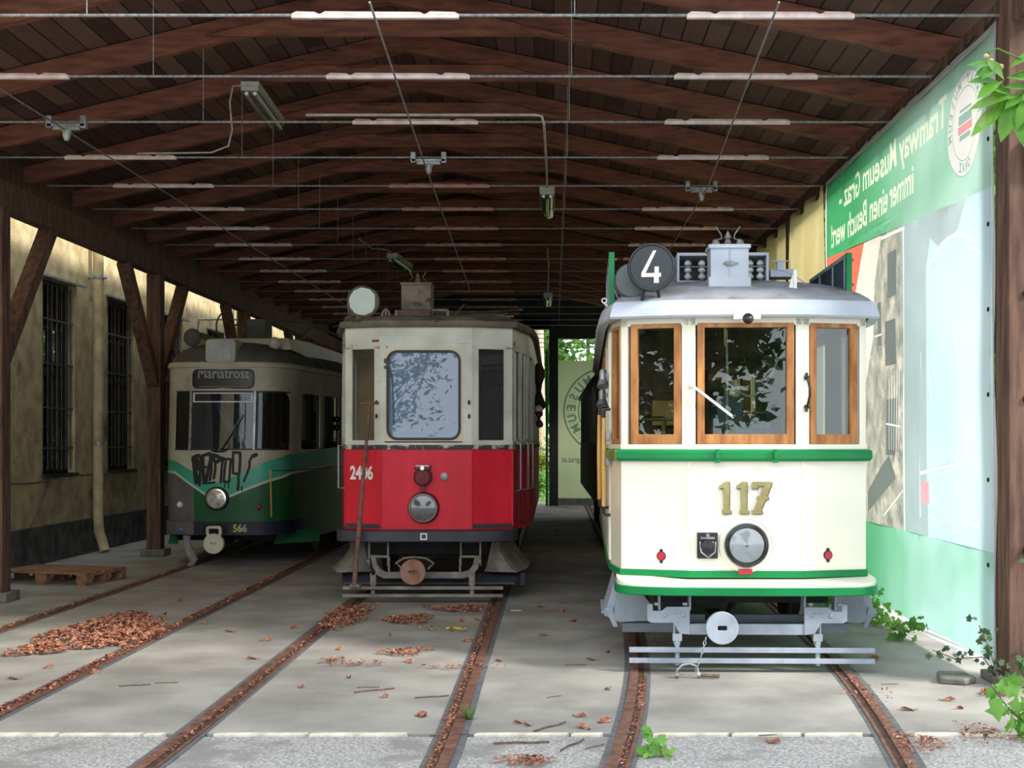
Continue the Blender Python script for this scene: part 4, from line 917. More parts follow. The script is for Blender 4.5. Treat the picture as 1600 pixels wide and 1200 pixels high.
bx = X_(645, 12.75)-TX; m = MB(); fr = -.36
m.ring(circ(.128, 32), [(x*1.25, y*.9) for x, y in rect], (bx, fr+.03, .32), (1, 0, 0), (0, 0, 1), .035); m.prism(circ(.125, 32), (bx, fr+.07, .32), (1, 0, 0), (0, 0, 1), .035); b = m.build('buffer_disc', m_rustd, t, .005)
m = MB(); m.tube([(bx-.13, fr+.1, .36), (bx-.18, fr+.1, .40), (bx-.1, fr+.1, .45), (bx, fr+.1, .46), (bx+.12, fr+.1, .45), (bx+.2, fr+.1, .40), (bx+.14, fr+.1, .34)], .011, 8); m.box(bx-.05, bx+.05, fr+.05, .3, .28, .36); m.build('coupling_loop', m_ugly, b)
gy = -.28
for z in (.155, .078):
    m = MB(); m.box(X_(535, 12.8)-TX, X_(786, 12.8)-TX, gy-.02, gy+.02, z-.016, z+.016); m.build('lifeguard_bar', m_ugly, t, .003)
for px in (582, 737):
    x = X_(px, 12.8)-TX; m = MB(); m.box(x-.02, x+.02, gy+.015, gy+.035, .06, .28); m.box(x-.03, x-.015, gy+.02, gy+.04, .18, .30); m.box(x+.015, x+.03, gy+.02, gy+.04, .18, .30); m.build('lifeguard_hanger', m_ugly, t)
m = MB(); m.box(-.85, 1.0, .2, .26, .13, .26); m.hexa([(-.8, gy+.05, .19), (.8, gy+.05, .19), (.9, .2, .22), (-.9, .2, .22), (-.8, gy+.05, .2), (.8, gy+.05, .2), (.9, .2, .24), (-.9, .2, .24)] if False else [(-.85, .0, .16), (.9, .0, .16), (.95, .2, .14), (-.9, .2, .14), (-.85, .0, .18), (.9, .0, .18), (.95, .2, .26), (-.9, .2, .26)]); m.build('guard_plank', m_bump, t)
for s in (-1, 1):
    m = MB(); rings = []
    for z, o_, i_ in ((.61, .80, .66), (.50, .80, .64), (.40, .86, .62), (.32, .93, .60), (.28, .99, .58)):
        rings.append([(s*i_, .1, z), (s*o_*.93, .0, z), (s*o_*1.04, .3, z+.02), (s*(o_+.06), 1.0, z+.03), (s*(o_+.03), 1.0, z+.03), (s*o_*1.0, .33, z+.02), (s*o_*.9, .03, z), (s*i_, .13, z)])
    m.loft(rings); m.build('fender', m_ugly, t)

# leaning point iron in front of the red tram
m_iron = mat('rust brown iron', (128, 90, 80), (92, 62, 54), 12, .7)
r = empty('point_iron', (X_(553, 12.7), 12.72, 0)); tag(r, 'long rusty T-handled point iron leaning on the red tram front', 'tool')
m = MB(); m.tube([(.0, 0, .19), (.13, .16, 2.0)], .014, 8, radii=[.026, .014]); m.build('shaft', m_iron, r)
m = MB(); m.tube([(.03, .16, 2.0), (.22, .16, 2.01)], .015, 8); m.build('handle', m_iron, r)
m = MB(); m.hexa([(-.06, -.02, .178), (.06, -.02, .178), (.06, .14, .178), (-.06, .14, .178), (-.03, .0, .21), (.03, .0, .21), (.03, .1, .21), (-.03, .1, .21)]); m.build('blade', m_ugly, r)

# ============================================================ green tram 566
m_turq = mat('turquoise paint', (64, 168, 136), (52, 148, 120), 2, .35)
m_dgreen = mat('dark green paint', (36, 98, 58), (26, 80, 46), 2, .35)
m_ivg = mat('dirty ivory paint', (186, 180, 158), (160, 154, 134), 2.5, .5, c3=(138, 130, 112), c3amt=.62, c3scale=2)
m_lwhite = mat('pale line paint', (196, 204, 188), (176, 184, 168), 3, .5)
m_navy = mat('navy bumper paint', (36, 40, 58), (26, 30, 46), 3, .45)
m_primer = mat('grey primer patch', (104, 102, 100), (86, 84, 82), 5, .8)
m_roof5 = mat('olive grey roof', (92, 92, 82), (70, 70, 62), 4, .8)
g_566 = glass('dark tram glass', (.16, .16, .15), 1.5, .02, 0, .12, (90, 88, 80)); g_566c = glass('dark windscreen glass', (.30, .32, .36), 1.5, .03, 0, .16, (90, 98, 116))
NX, ND = -4.30, 16.55; ang = R(-1.6)
t = empty('tram', (NX, ND, 0), ang); tag(t, 'green and ivory rounded tram with number 566 and Mariatrost sign', 'tram')
half = [(0, 0), (.25, .008), (.45, .035), (.60, .095), (.72, .20), (.79, .34), (.835, .55), (.87, .9), (.93, 1.5), (1.0, 2.3), (1.06, 3.2), (1.08, 4.2), (1.08, 11.4)]
# densify with arc length
def cr_(p0, p1, p2, p3, u): return tuple(.5*((2*b)+(-a+c)*u+(2*a-5*b+4*c-d)*u*u+(-a+3*b-3*c+d)*u**3) for a, b, c, d in zip(p0, p1, p2, p3))
full = [(-x, y) for x, y in reversed(half[1:])]+half
ptsS = []
for i in range(len(full)-1):
    a = full[max(i-1, 0)]; b = full[i]; c = full[i+1]; d = full[min(i+2, len(full)-1)]
    if (Vector(c)-Vector(b)).length > 4: ptsS += [b, tuple((Vector(b)+Vector(c))/2)]; continue
    for k in range(8): ptsS.append(cr_(a, b, c, d, k/8))
ptsS.append(full[-1]); S = [0.0]
for a, b in zip(ptsS, ptsS[1:]): S.append(S[-1]+(Vector(a)-Vector(b)).length)
mid = S[-1]/2
def plan5(s):
    s += mid; s = max(0, min(S[-1], s))
    lo_, hi_ = 0, len(S)-1
    while hi_-lo_ > 1:
        q = (lo_+hi_)//2
        if S[q] <= s: lo_ = q
        else: hi_ = q
    f = (s-S[lo_])/max(1e-9, S[hi_]-S[lo_]); a = Vector(ptsS[lo_]); b = Vector(ptsS[hi_]); return a+(b-a)*f, (b-a).normalized()
def surf(s, z, off=0):
    p, d = plan5(s); n = Vector((d.y, -d.x)); w = max(0, 1-p.y/2.5)
    rake = .07*max(0, z-1.45)*w+.05*max(0, 1.1-z)*w
    bulge = -.02*math.exp(-((z-1.2)/.5)**2)*w
    q = p+n*off; return Vector((q.x, q.y+rake+bulge, z))
def wpx(s, z):
    v = Matrix.Rotation(ang, 3, 'Z') @ surf(s, z); return CX+F*(v.x+NX)/(v.y+ND)
def s_of(px, z=1.6):
    best = min((abs(wpx(k*.01, z)-px), k*.01) for k in range(-85, 420)); return best[1]
def z_of(py, s, z=1.6):
    v = Matrix.Rotation(ang, 3, 'Z') @ surf(s, z); return HC+(HY-py)*(v.y+ND)/F
def patch(mb, s0, s1, z0f, z1f, off=0, n=None, thick=None):
    n = n or max(2, int(abs(s1-s0)/.04)); g0 = []; g1 = []
    for k in range(n+1):
        s = s0+(s1-s0)*k/n; a = z0f(s) if callable(z0f) else z0f; b = z1f(s) if callable(z1f) else z1f
        g0.append(surf(s, a, off)); g1.append(surf(s, b, off))
    rows = [g0]
    for q in range(1, 4): rows.append([surf(s0+(s1-s0)*k/n, g0[k].z+(g1[k].z-g0[k].z)*q/4, off) for k in range(n+1)])
    rows.append(g1); mb.loft(rows, False, False, False)
    if thick:
        rows2 = [[surf(s0+(s1-s0)*k/n, r[k].z, off-thick) for k in range(n+1)] for r in rows]
        border = [(0, k) for k in range(n+1)]+[(q, n) for q in range(1, 5)]+[(4, k) for k in range(n-1, -1, -1)]+[(q, 0) for q in range(3, 0, -1)]
        A = [rows[a][b] for a, b in border]; B = [rows2[a][b] for a, b in border]; mb.loft([A, B], False, False, True)
SM = mid-.02; sc0 = s_of(338)
def interp(T, s):
    for (a, u), (b, v) in zip(T, T[1:]):
        if s <= b: f = max(0, (s-a)/(b-a)); return u+(v-u)*f
    return T[-1][1]
sL = s_of(276); sR = s_of(420); sRR = s_of(516)
topT = [(-SM, 1.5), (sL-1.6, 1.5), (sL, 1.37), (sc0, 1.07), (sR, 1.37), (s_of(450), 1.45), (sRR, 1.53), (SM, 1.56)]
botT = [(-SM, 1.35), (sL-1.6, 1.35), (sL, 1.235), (sc0, .86), (s_of(385), 1.02), (sR, 1.13), (s_of(455), 1.22), (sRR, 1.30), (SM, 1.34)]
topf = lambda s: interp(topT, s); botf = lambda s: interp(botT, s)
LN = .035
m = MB(); patch(m, -SM, SM, lambda s: .58, lambda s: botf(s)-LN, n=260); m.build('lower_panel', m_dgreen, t)
m = MB(); patch(m, -SM, SM, lambda s: botf(s)-LN, botf, n=260); m.build('pale_line', m_lwhite, t)
m = MB(); patch(m, -SM, SM, botf, topf, n=260); m.build('turquoise_band', m_turq, t)
m = MB(); patch(m, -SM, SM, topf, lambda s: 1.515, n=260); m.build('waist_panel', m_ivg, t)
m = MB(); patch(m, s_of(276)-.5, s_of(303), lambda s: .585, lambda s: min(botf(s)-LN, 1.2), .003); m.build('primer_patch', m_primer, t)
# window band
wl, wr = s_of(274), s_of(452); c0, c1 = s_of(296), s_of(397)
zt, zb_ = 2.275, 1.515
d1a, d1b, d2a, d2b = s_of(471), s_of(500), s_of(506), s_of(527)
openings = [(wl, wr), (d1a, d1b), (d2a, d2b)]
for k in range(7): openings.append((d2b+.12+k*1.15, d2b+1.15+k*1.15))
lefts = [(-b-.2, -a-.2) for a, b in openings[1:]]
ops = sorted(openings+lefts)
m = MB(); pos = -SM
for a, b in ops:
    if a > pos+.01: patch(m, pos, a, zb_, zt)
    pos = b
patch(m, pos, SM, zb_, zt); patch(m, -SM, SM, zt, 2.60, n=260); m.build('upper_body', m_ivg, t)
m = MB()
def cornerfill(s, z, ds, dz):
    pts_ = [surf(s, z, .002)]+[surf(s+ds*(1-math.sin(a)), z+dz*(1-math.cos(a)), .002) for a in [k*math.pi/2/6 for k in range(7)]]
    m.add(pts_, [(0, k, k+1) for k in range(1, 7)])
cornerfill(wr, zt, -.17, -.17); cornerfill(wr, zb_, -.07, .07); cornerfill(wl, zt, .06, -.06); cornerfill(wl, zb_, .06, .06)
for a, b in ((d1a, d1b), (d2a, d2b)):
    for s_, ds in ((a, .05), (b, -.05)): cornerfill(s_, zt, ds, -.05); cornerfill(s_, zb_, ds, .05)
m.build('window_corner', m_ivg, t)
for i, (a, b) in enumerate(ops):
    if (a, b) == (wl, wr): continue
    m = MB(); patch(m, a, b, zb_, zt, -.012); g = m.build('side_window', g_566, t)
for a, b, g in ((wl, c0, g_566), (c0, c1, g_566c), (c1, wr, g_566)):
    m = MB(); patch(m, a, b, zb_, zt, -.012); gg = m.build('windscreen', g, t)
m = MB()
for s_ in (c0, c1): patch(m, s_-.014, s_+.014, zb_, zt, .006, 2, .02)
m.build('windscreen_pillar', m_alu, t)
m = MB(); a, b = c0+.035, c1-.03; za, zb2 = 2.13, 2.255
for q in ((a, b, za, za+.014), (a, b, zb2-.014, zb2), (a, a+.016, za, zb2), (b-.016, b, za, zb2)): patch(m, *q, .008, None, .02)
m.build('vent_window_frame', m_white, t)
m = MB(); w = .016
patch(m, wl, wr, zt-w, zt+w*.3, .006, None, .01); m.build('window_gasket', m_rub, t); m = MB(); patch(m, wl, wr, zb_-w*.3, zb_+w, .006, None, .01); m.build('window_gasket', m_rub, t)
s0 = s_of(343); m = MB(); a = surf(s0, 1.50, .05); b = surf(s_of(379), 1.97, .03); m.bar(a, a+(b-a)*.55, .02, .012, (0, 1, 0)); m.bar(a+(b-a)*.25, b, .012, .01, (0, 1, 0)); m.sph(surf(s0, 1.505, .02), .07, (1.5, .5, .35)); m.tube([surf(s0+.02, 1.52, .03), surf(s0+.12, 1.52, .03), surf(s0+.12, 1.60, .03)], .006, 6); m.build('wiper', m_black, t)
# white blind behind windscreen
m = MB(); q = [(337, 2.09), (350, 2.09), (364, 1.82), (372, 1.72), (391, 1.64), (391, 1.53), (377, 1.53), (370, 1.66), (352, 1.82), (340, 1.98)]
m_cloth = mat('pale blue white cloth', (206, 218, 236), (176, 190, 214), 5, .8)
rows = []
for (pl, pr, z) in ((337, 345, 2.11), (340, 351, 2.02), (346, 360, 1.88), (353, 370, 1.78), (362, 378, 1.70), (368, 386, 1.64), (376, 391, 1.56), (377, 391, 1.52)):
    a = surf(s_of(pl, z), z, -.04); b = surf(s_of(pr, z), z, -.04); rows.append([a+(b-a)*k/6+Vector((0, .015*math.sin(k*2+z*9), 0)) for k in range(7)])
m.loft(rows, False, False, False); o = m.build('hanging_cloth', m_cloth, t); sd = o.modifiers.new('s', 'SOLIDIFY'); sd.thickness = .004
# interior
m = MB(); m.box(-.75, .75, .5, 11.2, .7, .8); m.build('floor_deck', m_floorin, t)
m = MB(); m.box(-.84, .84, 1.7, 1.74, .8, 2.55); m.build('bulkhead', m_inner, t)
m = MB(); m.box(-.72, -.6, .45, .75, 1.4, 2.3); m.build('wood_cabinet', mat('orange cab wood', (150, 92, 46), (112, 66, 32), 4, .6, stretch=(3, 3, 1)), t)
m = MB(); m.box(-.5, .5, .45, .8, .8, 1.38); m.build('driver_desk', m_dark, t, .01)
# destination sign
sa, sb = s_of(299), s_of(396); m = MB()
def sign_outline(k):
    cs = (sa+sb)/2; W_ = (sb-sa)-k*2; H_ = .255-k*2; return [(cs+x, 2.435+y) for x, y in rrect(W_, H_, .07, 5)]
O = [surf(x, z, .014) for x, z in sign_outline(0)]; I = [surf(x, z, .016) for x, z in sign_outline(.022)]; Ib = [surf(x, z, -.0) for x, z in sign_outline(.022)]; Oo = [surf(x, z, 0) for x, z in sign_outline(0)]
m.loft([Oo, O, I, Ib], False, False); fs_ = m.build('destination_sign', m_rub, t)
m = MB(); patch(m, sa+.022, sb-.022, 2.335, 2.535, .005); m.build('sign_blind', mat('sign blind', (46, 48, 50), (34, 36, 38), 5, .35), fs_)
def on566(o_s, o_z, off=.006):
    return lambda q: surf(o_s+q.x, o_z+q.z, off-q.y)
text('sign_text', 'Mariatrost', .135, mat('sign grey lettering', (176, 180, 180), (150, 154, 154), 9, .5), fs_, (0, 0, 0), (1, 0, 0), (0, 0, 1), bold=.0, xs=.86, depth=.0, warp=on566((sa+sb)/2, 2.443, .010), clip=.095)
# bumper band and number
m = MB(); patch(m, -SM, 1.4, .41, .585, .03, None, .06); m.build('bumper_band', m_navy, t)
m = MB(); patch(m, s_of(302)-1, s_of(303), .412, .583, .033); m.build('primer_patch', m_primer, t)
m = MB(); patch(m, 1.5, SM, .30, .58, .0); m.build('side_skirt', m_dgreen, t)
m = MB(); patch(m, s_of(317), s_of(355), .44, .56, .038, None, .02); m.build('blank_plate', m_dark, t)
text('fleet_number', '56', .096, mat('yellow number', (214, 196, 106), (190, 172, 84), 9, .5), t, (0, 0, 0), (1, 0, 0), (0, 0, 1), bold=.004, xs=.9, depth=.003, warp=on566(s_of(371), .455, .038))
text('fleet_number', '6', .096, mat('grey number', (176, 190, 196), (150, 164, 170), 9, .5), t, (0, 0, 0), (1, 0, 0), (0, 0, 1), bold=.004, xs=.9, depth=.003, warp=on566(s_of(382.5), .455, .038))
m = MB(); q = surf(s_of(284), .475, .035); m.sph(q, .03, (1, .5, 1)); m.build('blue_cap', mat('blue cap', (70, 120, 170), (50, 96, 140), 5, .4), t)
# headlight
sh = s_of(339); hc = surf(sh, .885, 0)
m = MB(); m.lathe([(.155, -.02), (.155, .03), (.145, .05), (.125, .055), (.12, .03)], hc, (0, -1, 0), 40); h = m.build('headlight', m_rub, t)
m = MB(); m.lathe([(.125, .045), (.128, .06), (.11, .064), (.108, .04)], hc, (0, -1, 0), 40); m.build('chrome_rim', m_chrome, h)
m = MB(); m.lathe([(.11, .04), (.07, .01), (.0, .0)], hc, (0, -1, 0), 36); m.lathe([(.03, 0), (.03, .03), (.0, .035)], hc, (0, -1, 0), 14); m.build('reflector', m_chrome, h)
m = MB(); m.lathe([(.11, .045), (.06, .065), (0, .07)], hc, (0, -1, 0), 36); m.build('lens', m_lens, h)
m = MB(); m.sph(surf(s_of(404), .77, .02), .035, (.8, .8, 1.1)); m.build('red_marker', m_redp, t)
m = MB(); m.sph(surf(s_of(282), .80, .01), .042); m.build('white_marker', m_white, t)
m = MB(); patch(m, s_of(422), s_of(424), .64, 1.25, .004, 2, .008); m.build('door_edge', m_pole, t)
m = MB(); patch(m, s_of(424), s_of(520), 1.235, 1.245, .003); m.build('door_seam', m_dark, t)
# graffiti on the waist
def gpt(cx, cy):
    px = 260+cx/4.286; py = 500+cy/4.286; s_ = s_of(px, 1.3); return s_, z_of(py, s_, 1.3)
strokes = [([(183, 925), (190, 1000), (200, 1085)], 26), ([(190, 912), (215, 905), (232, 925), (228, 1010), (222, 1105)], 16), ([(205, 930), (215, 1000)], 18),
           ([(243, 910), (248, 1000), (250, 1082)], 20), ([(255, 905), (290, 892), (296, 930), (280, 1000), (268, 1075)], 18), ([(262, 985), (290, 985)], 12), ([(248, 1095), (280, 1092), (325, 1088)], 12),
           ([(300, 915), (300, 1000), (292, 1070)], 14), ([(298, 905), (325, 945), (345, 950), (368, 925)], 20), ([(330, 950), (328, 1000), (320, 1060)], 14), ([(385, 925), (372, 960), (364, 1085)], 14), ([(315, 905), (345, 915), (375, 935)], 22),
           ([(398, 930), (392, 1010), (386, 1085), (420, 1085), (428, 1000), (432, 930), (398, 932)], 13), ([(448, 890), (446, 960), (446, 1028), (484, 1030), (482, 1080), (478, 1138)], 14), ([(448, 886), (494, 890), (496, 950), (488, 1025)], 15), ([(390, 1090), (388, 1120)], 6), ([(415, 1090), (414, 1125)], 6),
           ([(600, 905), (572, 915), (556, 945), (556, 985), (535, 1040), (520, 1080)], 13), ([(600, 903), (580, 912)], 22), ([(506, 1118), (506, 1140)], 9)]
m = MB()
for pl, w in strokes:
    w = w*1.25/4.286/118; P_ = [gpt(*q) for q in pl]; L_ = []; R_ = []
    D_ = []
    for a, b in zip(P_, P_[1:]):
        for k in range(6): D_.append((a[0]+(b[0]-a[0])*k/6, a[1]+(b[1]-a[1])*k/6))
    D_.append(P_[-1])
    for k, (s_, z_) in enumerate(D_):
        a = D_[max(0, k-1)]; b = D_[min(len(D_)-1, k+1)]; dx, dz = b[0]-a[0], b[1]-a[1]; l = math.hypot(dx, dz) or 1; nx, nz = -dz/l*w/2, dx/l*w/2
        L_.append(surf(s_+nx, z_+nz, .0035)); R_.append(surf(s_-nx, z_-nz, .0035))
    m.loft([L_, R_], False, False, False)
    for e in (D_[0], D_[-1]):
        c = surf(e[0], e[1], .0036); m.add([c]+[surf(e[0]+w/2*math.cos(a), e[1]+w/2*math.sin(a), .0036) for a in [k*math.pi/5 for k in range(10)]], [(0, k+1, (k+1) % 10+1) for k in range(10)])
m.build('graffiti', mat('black spray paint', (22, 26, 28), (16, 18, 20), 5, .6), t, smooth=False)
# roof
m = MB()
def rr5(off, z, k=0):
    out = []
    for q in range(-60, 61):
        s_ = SM*math.copysign((abs(q)/60)**1.8, q); p, d = plan5(s_); n = Vector((d.y, -d.x)); p = p+n*off; w = max(0, 1-p.y/2.5)
        out.append((p.x*(1-k), max(p.y, 0)*1+k*.9*w+.08*w+p.y*0, z))
    return out
m.loft([rr5(0, 2.585), rr5(.025, 2.59), rr5(.03, 2.63), rr5(.01, 2.655)], False, False, True); m.build('roof_gutter', m_ivg, t)
m = MB(); m.loft([rr5(.0, 2.645), rr5(.0, 2.72, .04), rr5(0, 2.80, .12), rr5(0, 2.87, .25), rr5(0, 2.92, .42), rr5(0, 2.95, .62), rr5(0, 2.96, .9)], False, True, True); m.build('roof', m_roof5, t)
m = MB(); m.loft([[(-.75, .75, 2.86), (.75, .75, 2.86), (.8, 1.6, 2.8), (.86, 10.5, 2.8), (-.86, 10.5, 2.8), (-.8, 1.6, 2.8)], [(-.70, .78, 3.02), (.70, .78, 3.02), (.8, 1.6, 3.03), (.86, 10.5, 3.03), (-.86, 10.5, 3.03), (-.8, 1.6, 3.03)]]); m.build('roof_walkway', m_ivg, t, .01)
m = MB(); x0, x1 = X_(326, 16.8)-NX, X_(373, 16.8)-NX; m.prism(rrect(x1-x0, .31, .06, 4), ((x0+x1)/2, .40, 2.80), (1, 0, 0), (0, 0, 1), .33); l = m.build('roof_lamp_box', m_ivg, t, .01)
m = MB(); m.prism(rrect(x1-x0-.09, .25, .04, 4), ((x0+x1)/2, .075, 2.805), (1, 0, 0), (0, 0, 1), .015); m.build('lamp_glass', mat('frosted lamp glass', (170, 176, 178), (146, 152, 156), 5, .3), l)
m = MB(); c = (X_(299, 16.9)-NX, .35, 2.995); m.sph(c, .12, (1, .6, 1)); m.tube([(c[0], .35, 2.88), (c[0], .4, 2.80)], .02, 8); m.tube([(c[0]+.1, .4, 3.03), (c[0]+.3, .7, 2.95)], .04, 8); m.build('roof_horn', m_roof5, t)
m = MB(); m.sph((X_(425, 17)-NX, .55, 2.93), .08, (1, 1, 1.1)); m.build('roof_vent', m_ivg, t)
m = MB(); m.box(X_(388, 18)-NX, X_(417, 18)-NX, 1.2, 1.6, 3.06, 3.32)
for k in range(5): m.box(X_(390+5*k, 18)-NX, X_(392+5*k, 18)-NX, 1.19, 1.2, 3.15, 3.25)
m.build('resistor_box', m_roof5, t, .02)
m = MB(); m.tube([(-.35, 2.2, 3.1), (-.3, 3.2, 3.5), (.2, 4.2, 3.25), (.6, 4.6, 3.1)], .016, 8); m.tube([(.5, 2.2, 3.1), (.5, 3.4, 3.45), (.9, 5, 3.2)], .016, 8); m.tube([(-.6, 2.6, 3.35), (-.2, 2.6, 3.42), (.5, 2.6, 3.42), (.8, 2.6, 3.32)], .016, 8)
m.tube([Vector((-.45+.16*math.cos(a), 1.9, 3.28+.22*math.sin(a))) for a in [1.2+k*.35 for k in range(11)]], .012, 6); m.tube([(1.0+.3*math.cos(a), 3.0, 3.05+.35*math.sin(a)) for a in [k*.3 for k in range(8)]], .012, 6); m.build('pantograph', m_roof5, t)
# undergear
m = MB(); m.box(-.8, .8, .6, 11, .3, .7); m.build('chassis', m_dark, t)
for y in (2.2, 4.0, 8.2, 10):
    for s in (-1, 1):
        m = MB(); m.lathe([(0, -.05), (.36, -.05), (.34, .07), (.07, .07), (0, .07)], (s*.7, y, .36), (s, 0, 0), 28); m.build('wheel', m_dark, t)
bx = X_(334, 16.35)-NX; m = MB(); m.ring(circ(.13, 32), [(x*1.2, y*.9) for x, y in rect], (bx, -.17, .315), (1, 0, 0), (0, 0, 1), .035); m.prism(circ(.128, 32), (bx, -.13, .315), (1, 0, 0), (0, 0, 1), .035)
m.ring(rrect(.20, .14, .04, 4), rrect(.13, .075, .02, 4), (bx, -.155, .47), (1, 0, 0), (0, 0, 1), .035); b = m.build('buffer_disc', mat('cream buffer paint', (206, 204, 178), (188, 186, 160), 6, .5), t, .004)
m = MB(); m.box(bx-.05, bx+.05, -.16, .6, .28, .36); m.build('drawbar', m_dark, b)
m = MB(); x = X_(291, 16.7)-NX; m.tube([(x, .15, .42), (x+.01, .12, .28), (x+.06, .1, .17), (x+.12, .05, .09), (x+.10, .02, .03), (x+.06, 0, .02)], .045, 10, radii=[.05, .05, .06, .055, .04, .02]); m.build('sand_hose', mat('grey wrapped hose', (150, 146, 142), (118, 114, 110), 12, .8, bump=.5), t)
m = MB(); x = X_(430, 17)-NX; m.hexa([(x, .35, .27), (x+.5, .8, .27), (x+.5, .84, .27), (x, .39, .27), (x+.05, .35, .44), (x+.5, .8, .44), (x+.5, .84, .44), (x+.05, .39, .44)]); m.build('fender', m_dgreen, t); m = MB(); m.hexa([(-.80, .35, .27), (-.66, .3, .27), (-.66, .34, .27), (-.8, .39, .27), (-.76, .35, .44), (-.66, .3, .44), (-.66, .34, .44), (-.76, .39, .44)]); m.build('fender', m_dgreen, t)
m = MB(); x = 1.2
for z in (1.95, 1.83): m.sph((1.03, 2.5, z), .045)
m.build('mirror_bracket', m_black, t)

# ============================================================ banners
from mathutils.geometry import delaunay_2d_cdt
def bmat(name, c, c2=None, sc=1.2, tr=.5, **k): return mat(name, c, c2 or tuple(int(v*.93) for v in c), sc, .55, trans=tr, **k)
def backlight_wash(m, yfar, ynear, amt, pale=(208, 222, 224)):      # backlight wash painted into the print colour, paler towards the near open end
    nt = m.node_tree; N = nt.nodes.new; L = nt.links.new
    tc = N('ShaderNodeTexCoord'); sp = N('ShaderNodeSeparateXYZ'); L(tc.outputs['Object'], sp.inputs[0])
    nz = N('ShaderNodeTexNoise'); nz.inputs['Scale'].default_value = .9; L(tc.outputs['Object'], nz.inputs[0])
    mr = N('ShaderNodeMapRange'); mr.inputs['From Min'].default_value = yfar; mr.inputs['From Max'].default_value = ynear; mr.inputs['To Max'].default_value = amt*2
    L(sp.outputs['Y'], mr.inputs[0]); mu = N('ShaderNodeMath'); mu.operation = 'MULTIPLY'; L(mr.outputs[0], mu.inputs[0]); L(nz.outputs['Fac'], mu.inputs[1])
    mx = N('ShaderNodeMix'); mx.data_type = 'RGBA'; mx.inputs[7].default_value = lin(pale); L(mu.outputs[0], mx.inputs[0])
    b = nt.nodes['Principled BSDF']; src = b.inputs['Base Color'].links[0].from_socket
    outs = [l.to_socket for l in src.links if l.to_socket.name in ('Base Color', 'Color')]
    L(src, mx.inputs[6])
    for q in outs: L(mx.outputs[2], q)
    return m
def printed_cloth(name, mats, par, u0, u1, v0, v1, step, layers, to3):
    # layers: (material index, [polygons in (u, v)]); later layers print over earlier ones
    V = []; E = []; cells = {}; cs = .15; idx = 0
    for mi, polys in layers:
        for p in polys:
            p = [(min(max(x, u0), u1), min(max(y, v0), v1)) for x, y in p]
            if abs(sum(p[i-1][0]*p[i][1]-p[i][0]*p[i-1][1] for i in range(len(p)))) < 2e-8: continue
            n = len(V); V += [Vector(q) for q in p]; k = len(p); E += [(n+i, n+(i+1) % k) for i in range(k)]
            idx += 1; bx0, bx1 = min(q[0] for q in p), max(q[0] for q in p); by0, by1 = min(q[1] for q in p), max(q[1] for q in p)
            for i in range(int(bx0//cs), int(bx1//cs)+1):
                for j in range(int(by0//cs), int(by1//cs)+1): cells.setdefault((i, j), []).append((idx, mi, bx0, bx1, by0, by1, p))
    nu = int((u1-u0)/step); nv = int((v1-v0)/step)
    for i in range(nu+1):
        for j in range(nv+1): V.append(Vector((u0+(u1-u0)*i/nu, v0+(v1-v0)*j/nv)))
    ov, oe, of, iv, ie, inf = delaunay_2d_cdt(V, E, [], 0, 1e-5, False)
    def inside(x, y, p):
        c = False; j = len(p)-1
        for i in range(len(p)):
            if (p[i][1] > y) != (p[j][1] > y) and x < (p[j][0]-p[i][0])*(y-p[i][1])/(p[j][1]-p[i][1])+p[i][0]: c = not c
            j = i
        return c
    m = MB(); m.v = [tuple(to3(p.x, p.y)) for p in ov]
    for f in of:
        x = sum(ov[i].x for i in f)/len(f); y = sum(ov[i].y for i in f)/len(f); mi = None
        for q in reversed(cells.get((int(x//cs), int(y//cs)), [])):
            if q[2] <= x <= q[3] and q[4] <= y <= q[5] and inside(x, y, q[6]): mi = q[1]; break
        if mi is None: continue
        m.f.append(tuple(f)); m.mi.append(mi)
    return m.build(name, mats, par, fix=False)
def tpoly(s, h, o, xs=1, bold=.004, align='LEFT', ux=(1, 0), uy=(0, 1)):
    vs, fs = text_verts(s, h, bold, xs, 0, align)
    P_ = [(o[0]+ux[0]*x+uy[0]*y, o[1]+ux[1]*x+uy[1]*y) for x, y, z in vs]
    return [[P_[i] for i in f] for f in fs]
def ringpoly(c, r0, r1, n=64):
    return [[(c[0]+r*math.cos(a), c[1]+r*math.sin(a)) for r, a in ((r0, 2*math.pi*k/n), (r1, 2*math.pi*k/n), (r1, 2*math.pi*(k+1)/n), (r0, 2*math.pi*(k+1)/n))] for k in range(n)]
def ringtext(s, rad, h, c, a0, da, flip=False, bold=.003):   # readable in (u, v)
    out = []
    for i, ch in enumerate(s):
        if ch == ' ': continue
        a = a0-da*i if not flip else a0+da*i; rd = (math.cos(a), math.sin(a)); tg = (rd[1], -rd[0])
        if flip: rd2 = (-rd[0], -rd[1]); tg = (-tg[0], -tg[1])
        else: rd2 = rd
        out += tpoly(ch, h, (c[0]+rd[0]*rad, c[1]+rd[1]*rad), .9, bold, 'CENTER', tg, rd2)
    return out
def line(pts_, w):
    out = []
    for (a, b), (c, d) in zip(pts_, pts_[1:]):
        l = math.hypot(c-a, d-b); nx, nz = -(d-b)/l*w, (c-a)/l*w; out.append([(a-nx, b-nz), (c-nx, d-nz), (c+nx, d+nz), (a+nx, b+nz)])
    return out
def wav(y, z): return .007*math.sin(y*5.1+z*1.3)+.003*math.sin(y*11+z*3)*math.cos(z*1.7)+.006*math.sin(z*4+y)+.005*math.exp(-((z-3.4-(y-10.6)*1.1)/.10)**2)*(1 if y > 10 else 0)
BX = 3.0; y0, y1, z0, z1 = 8.68, 14.1, .07, 4.475
NB = {}
def nb(k, m): NB[k] = len(NB); return m
wash_y = (12.8, 8.6)  # far and near ends of the painted backlight wash
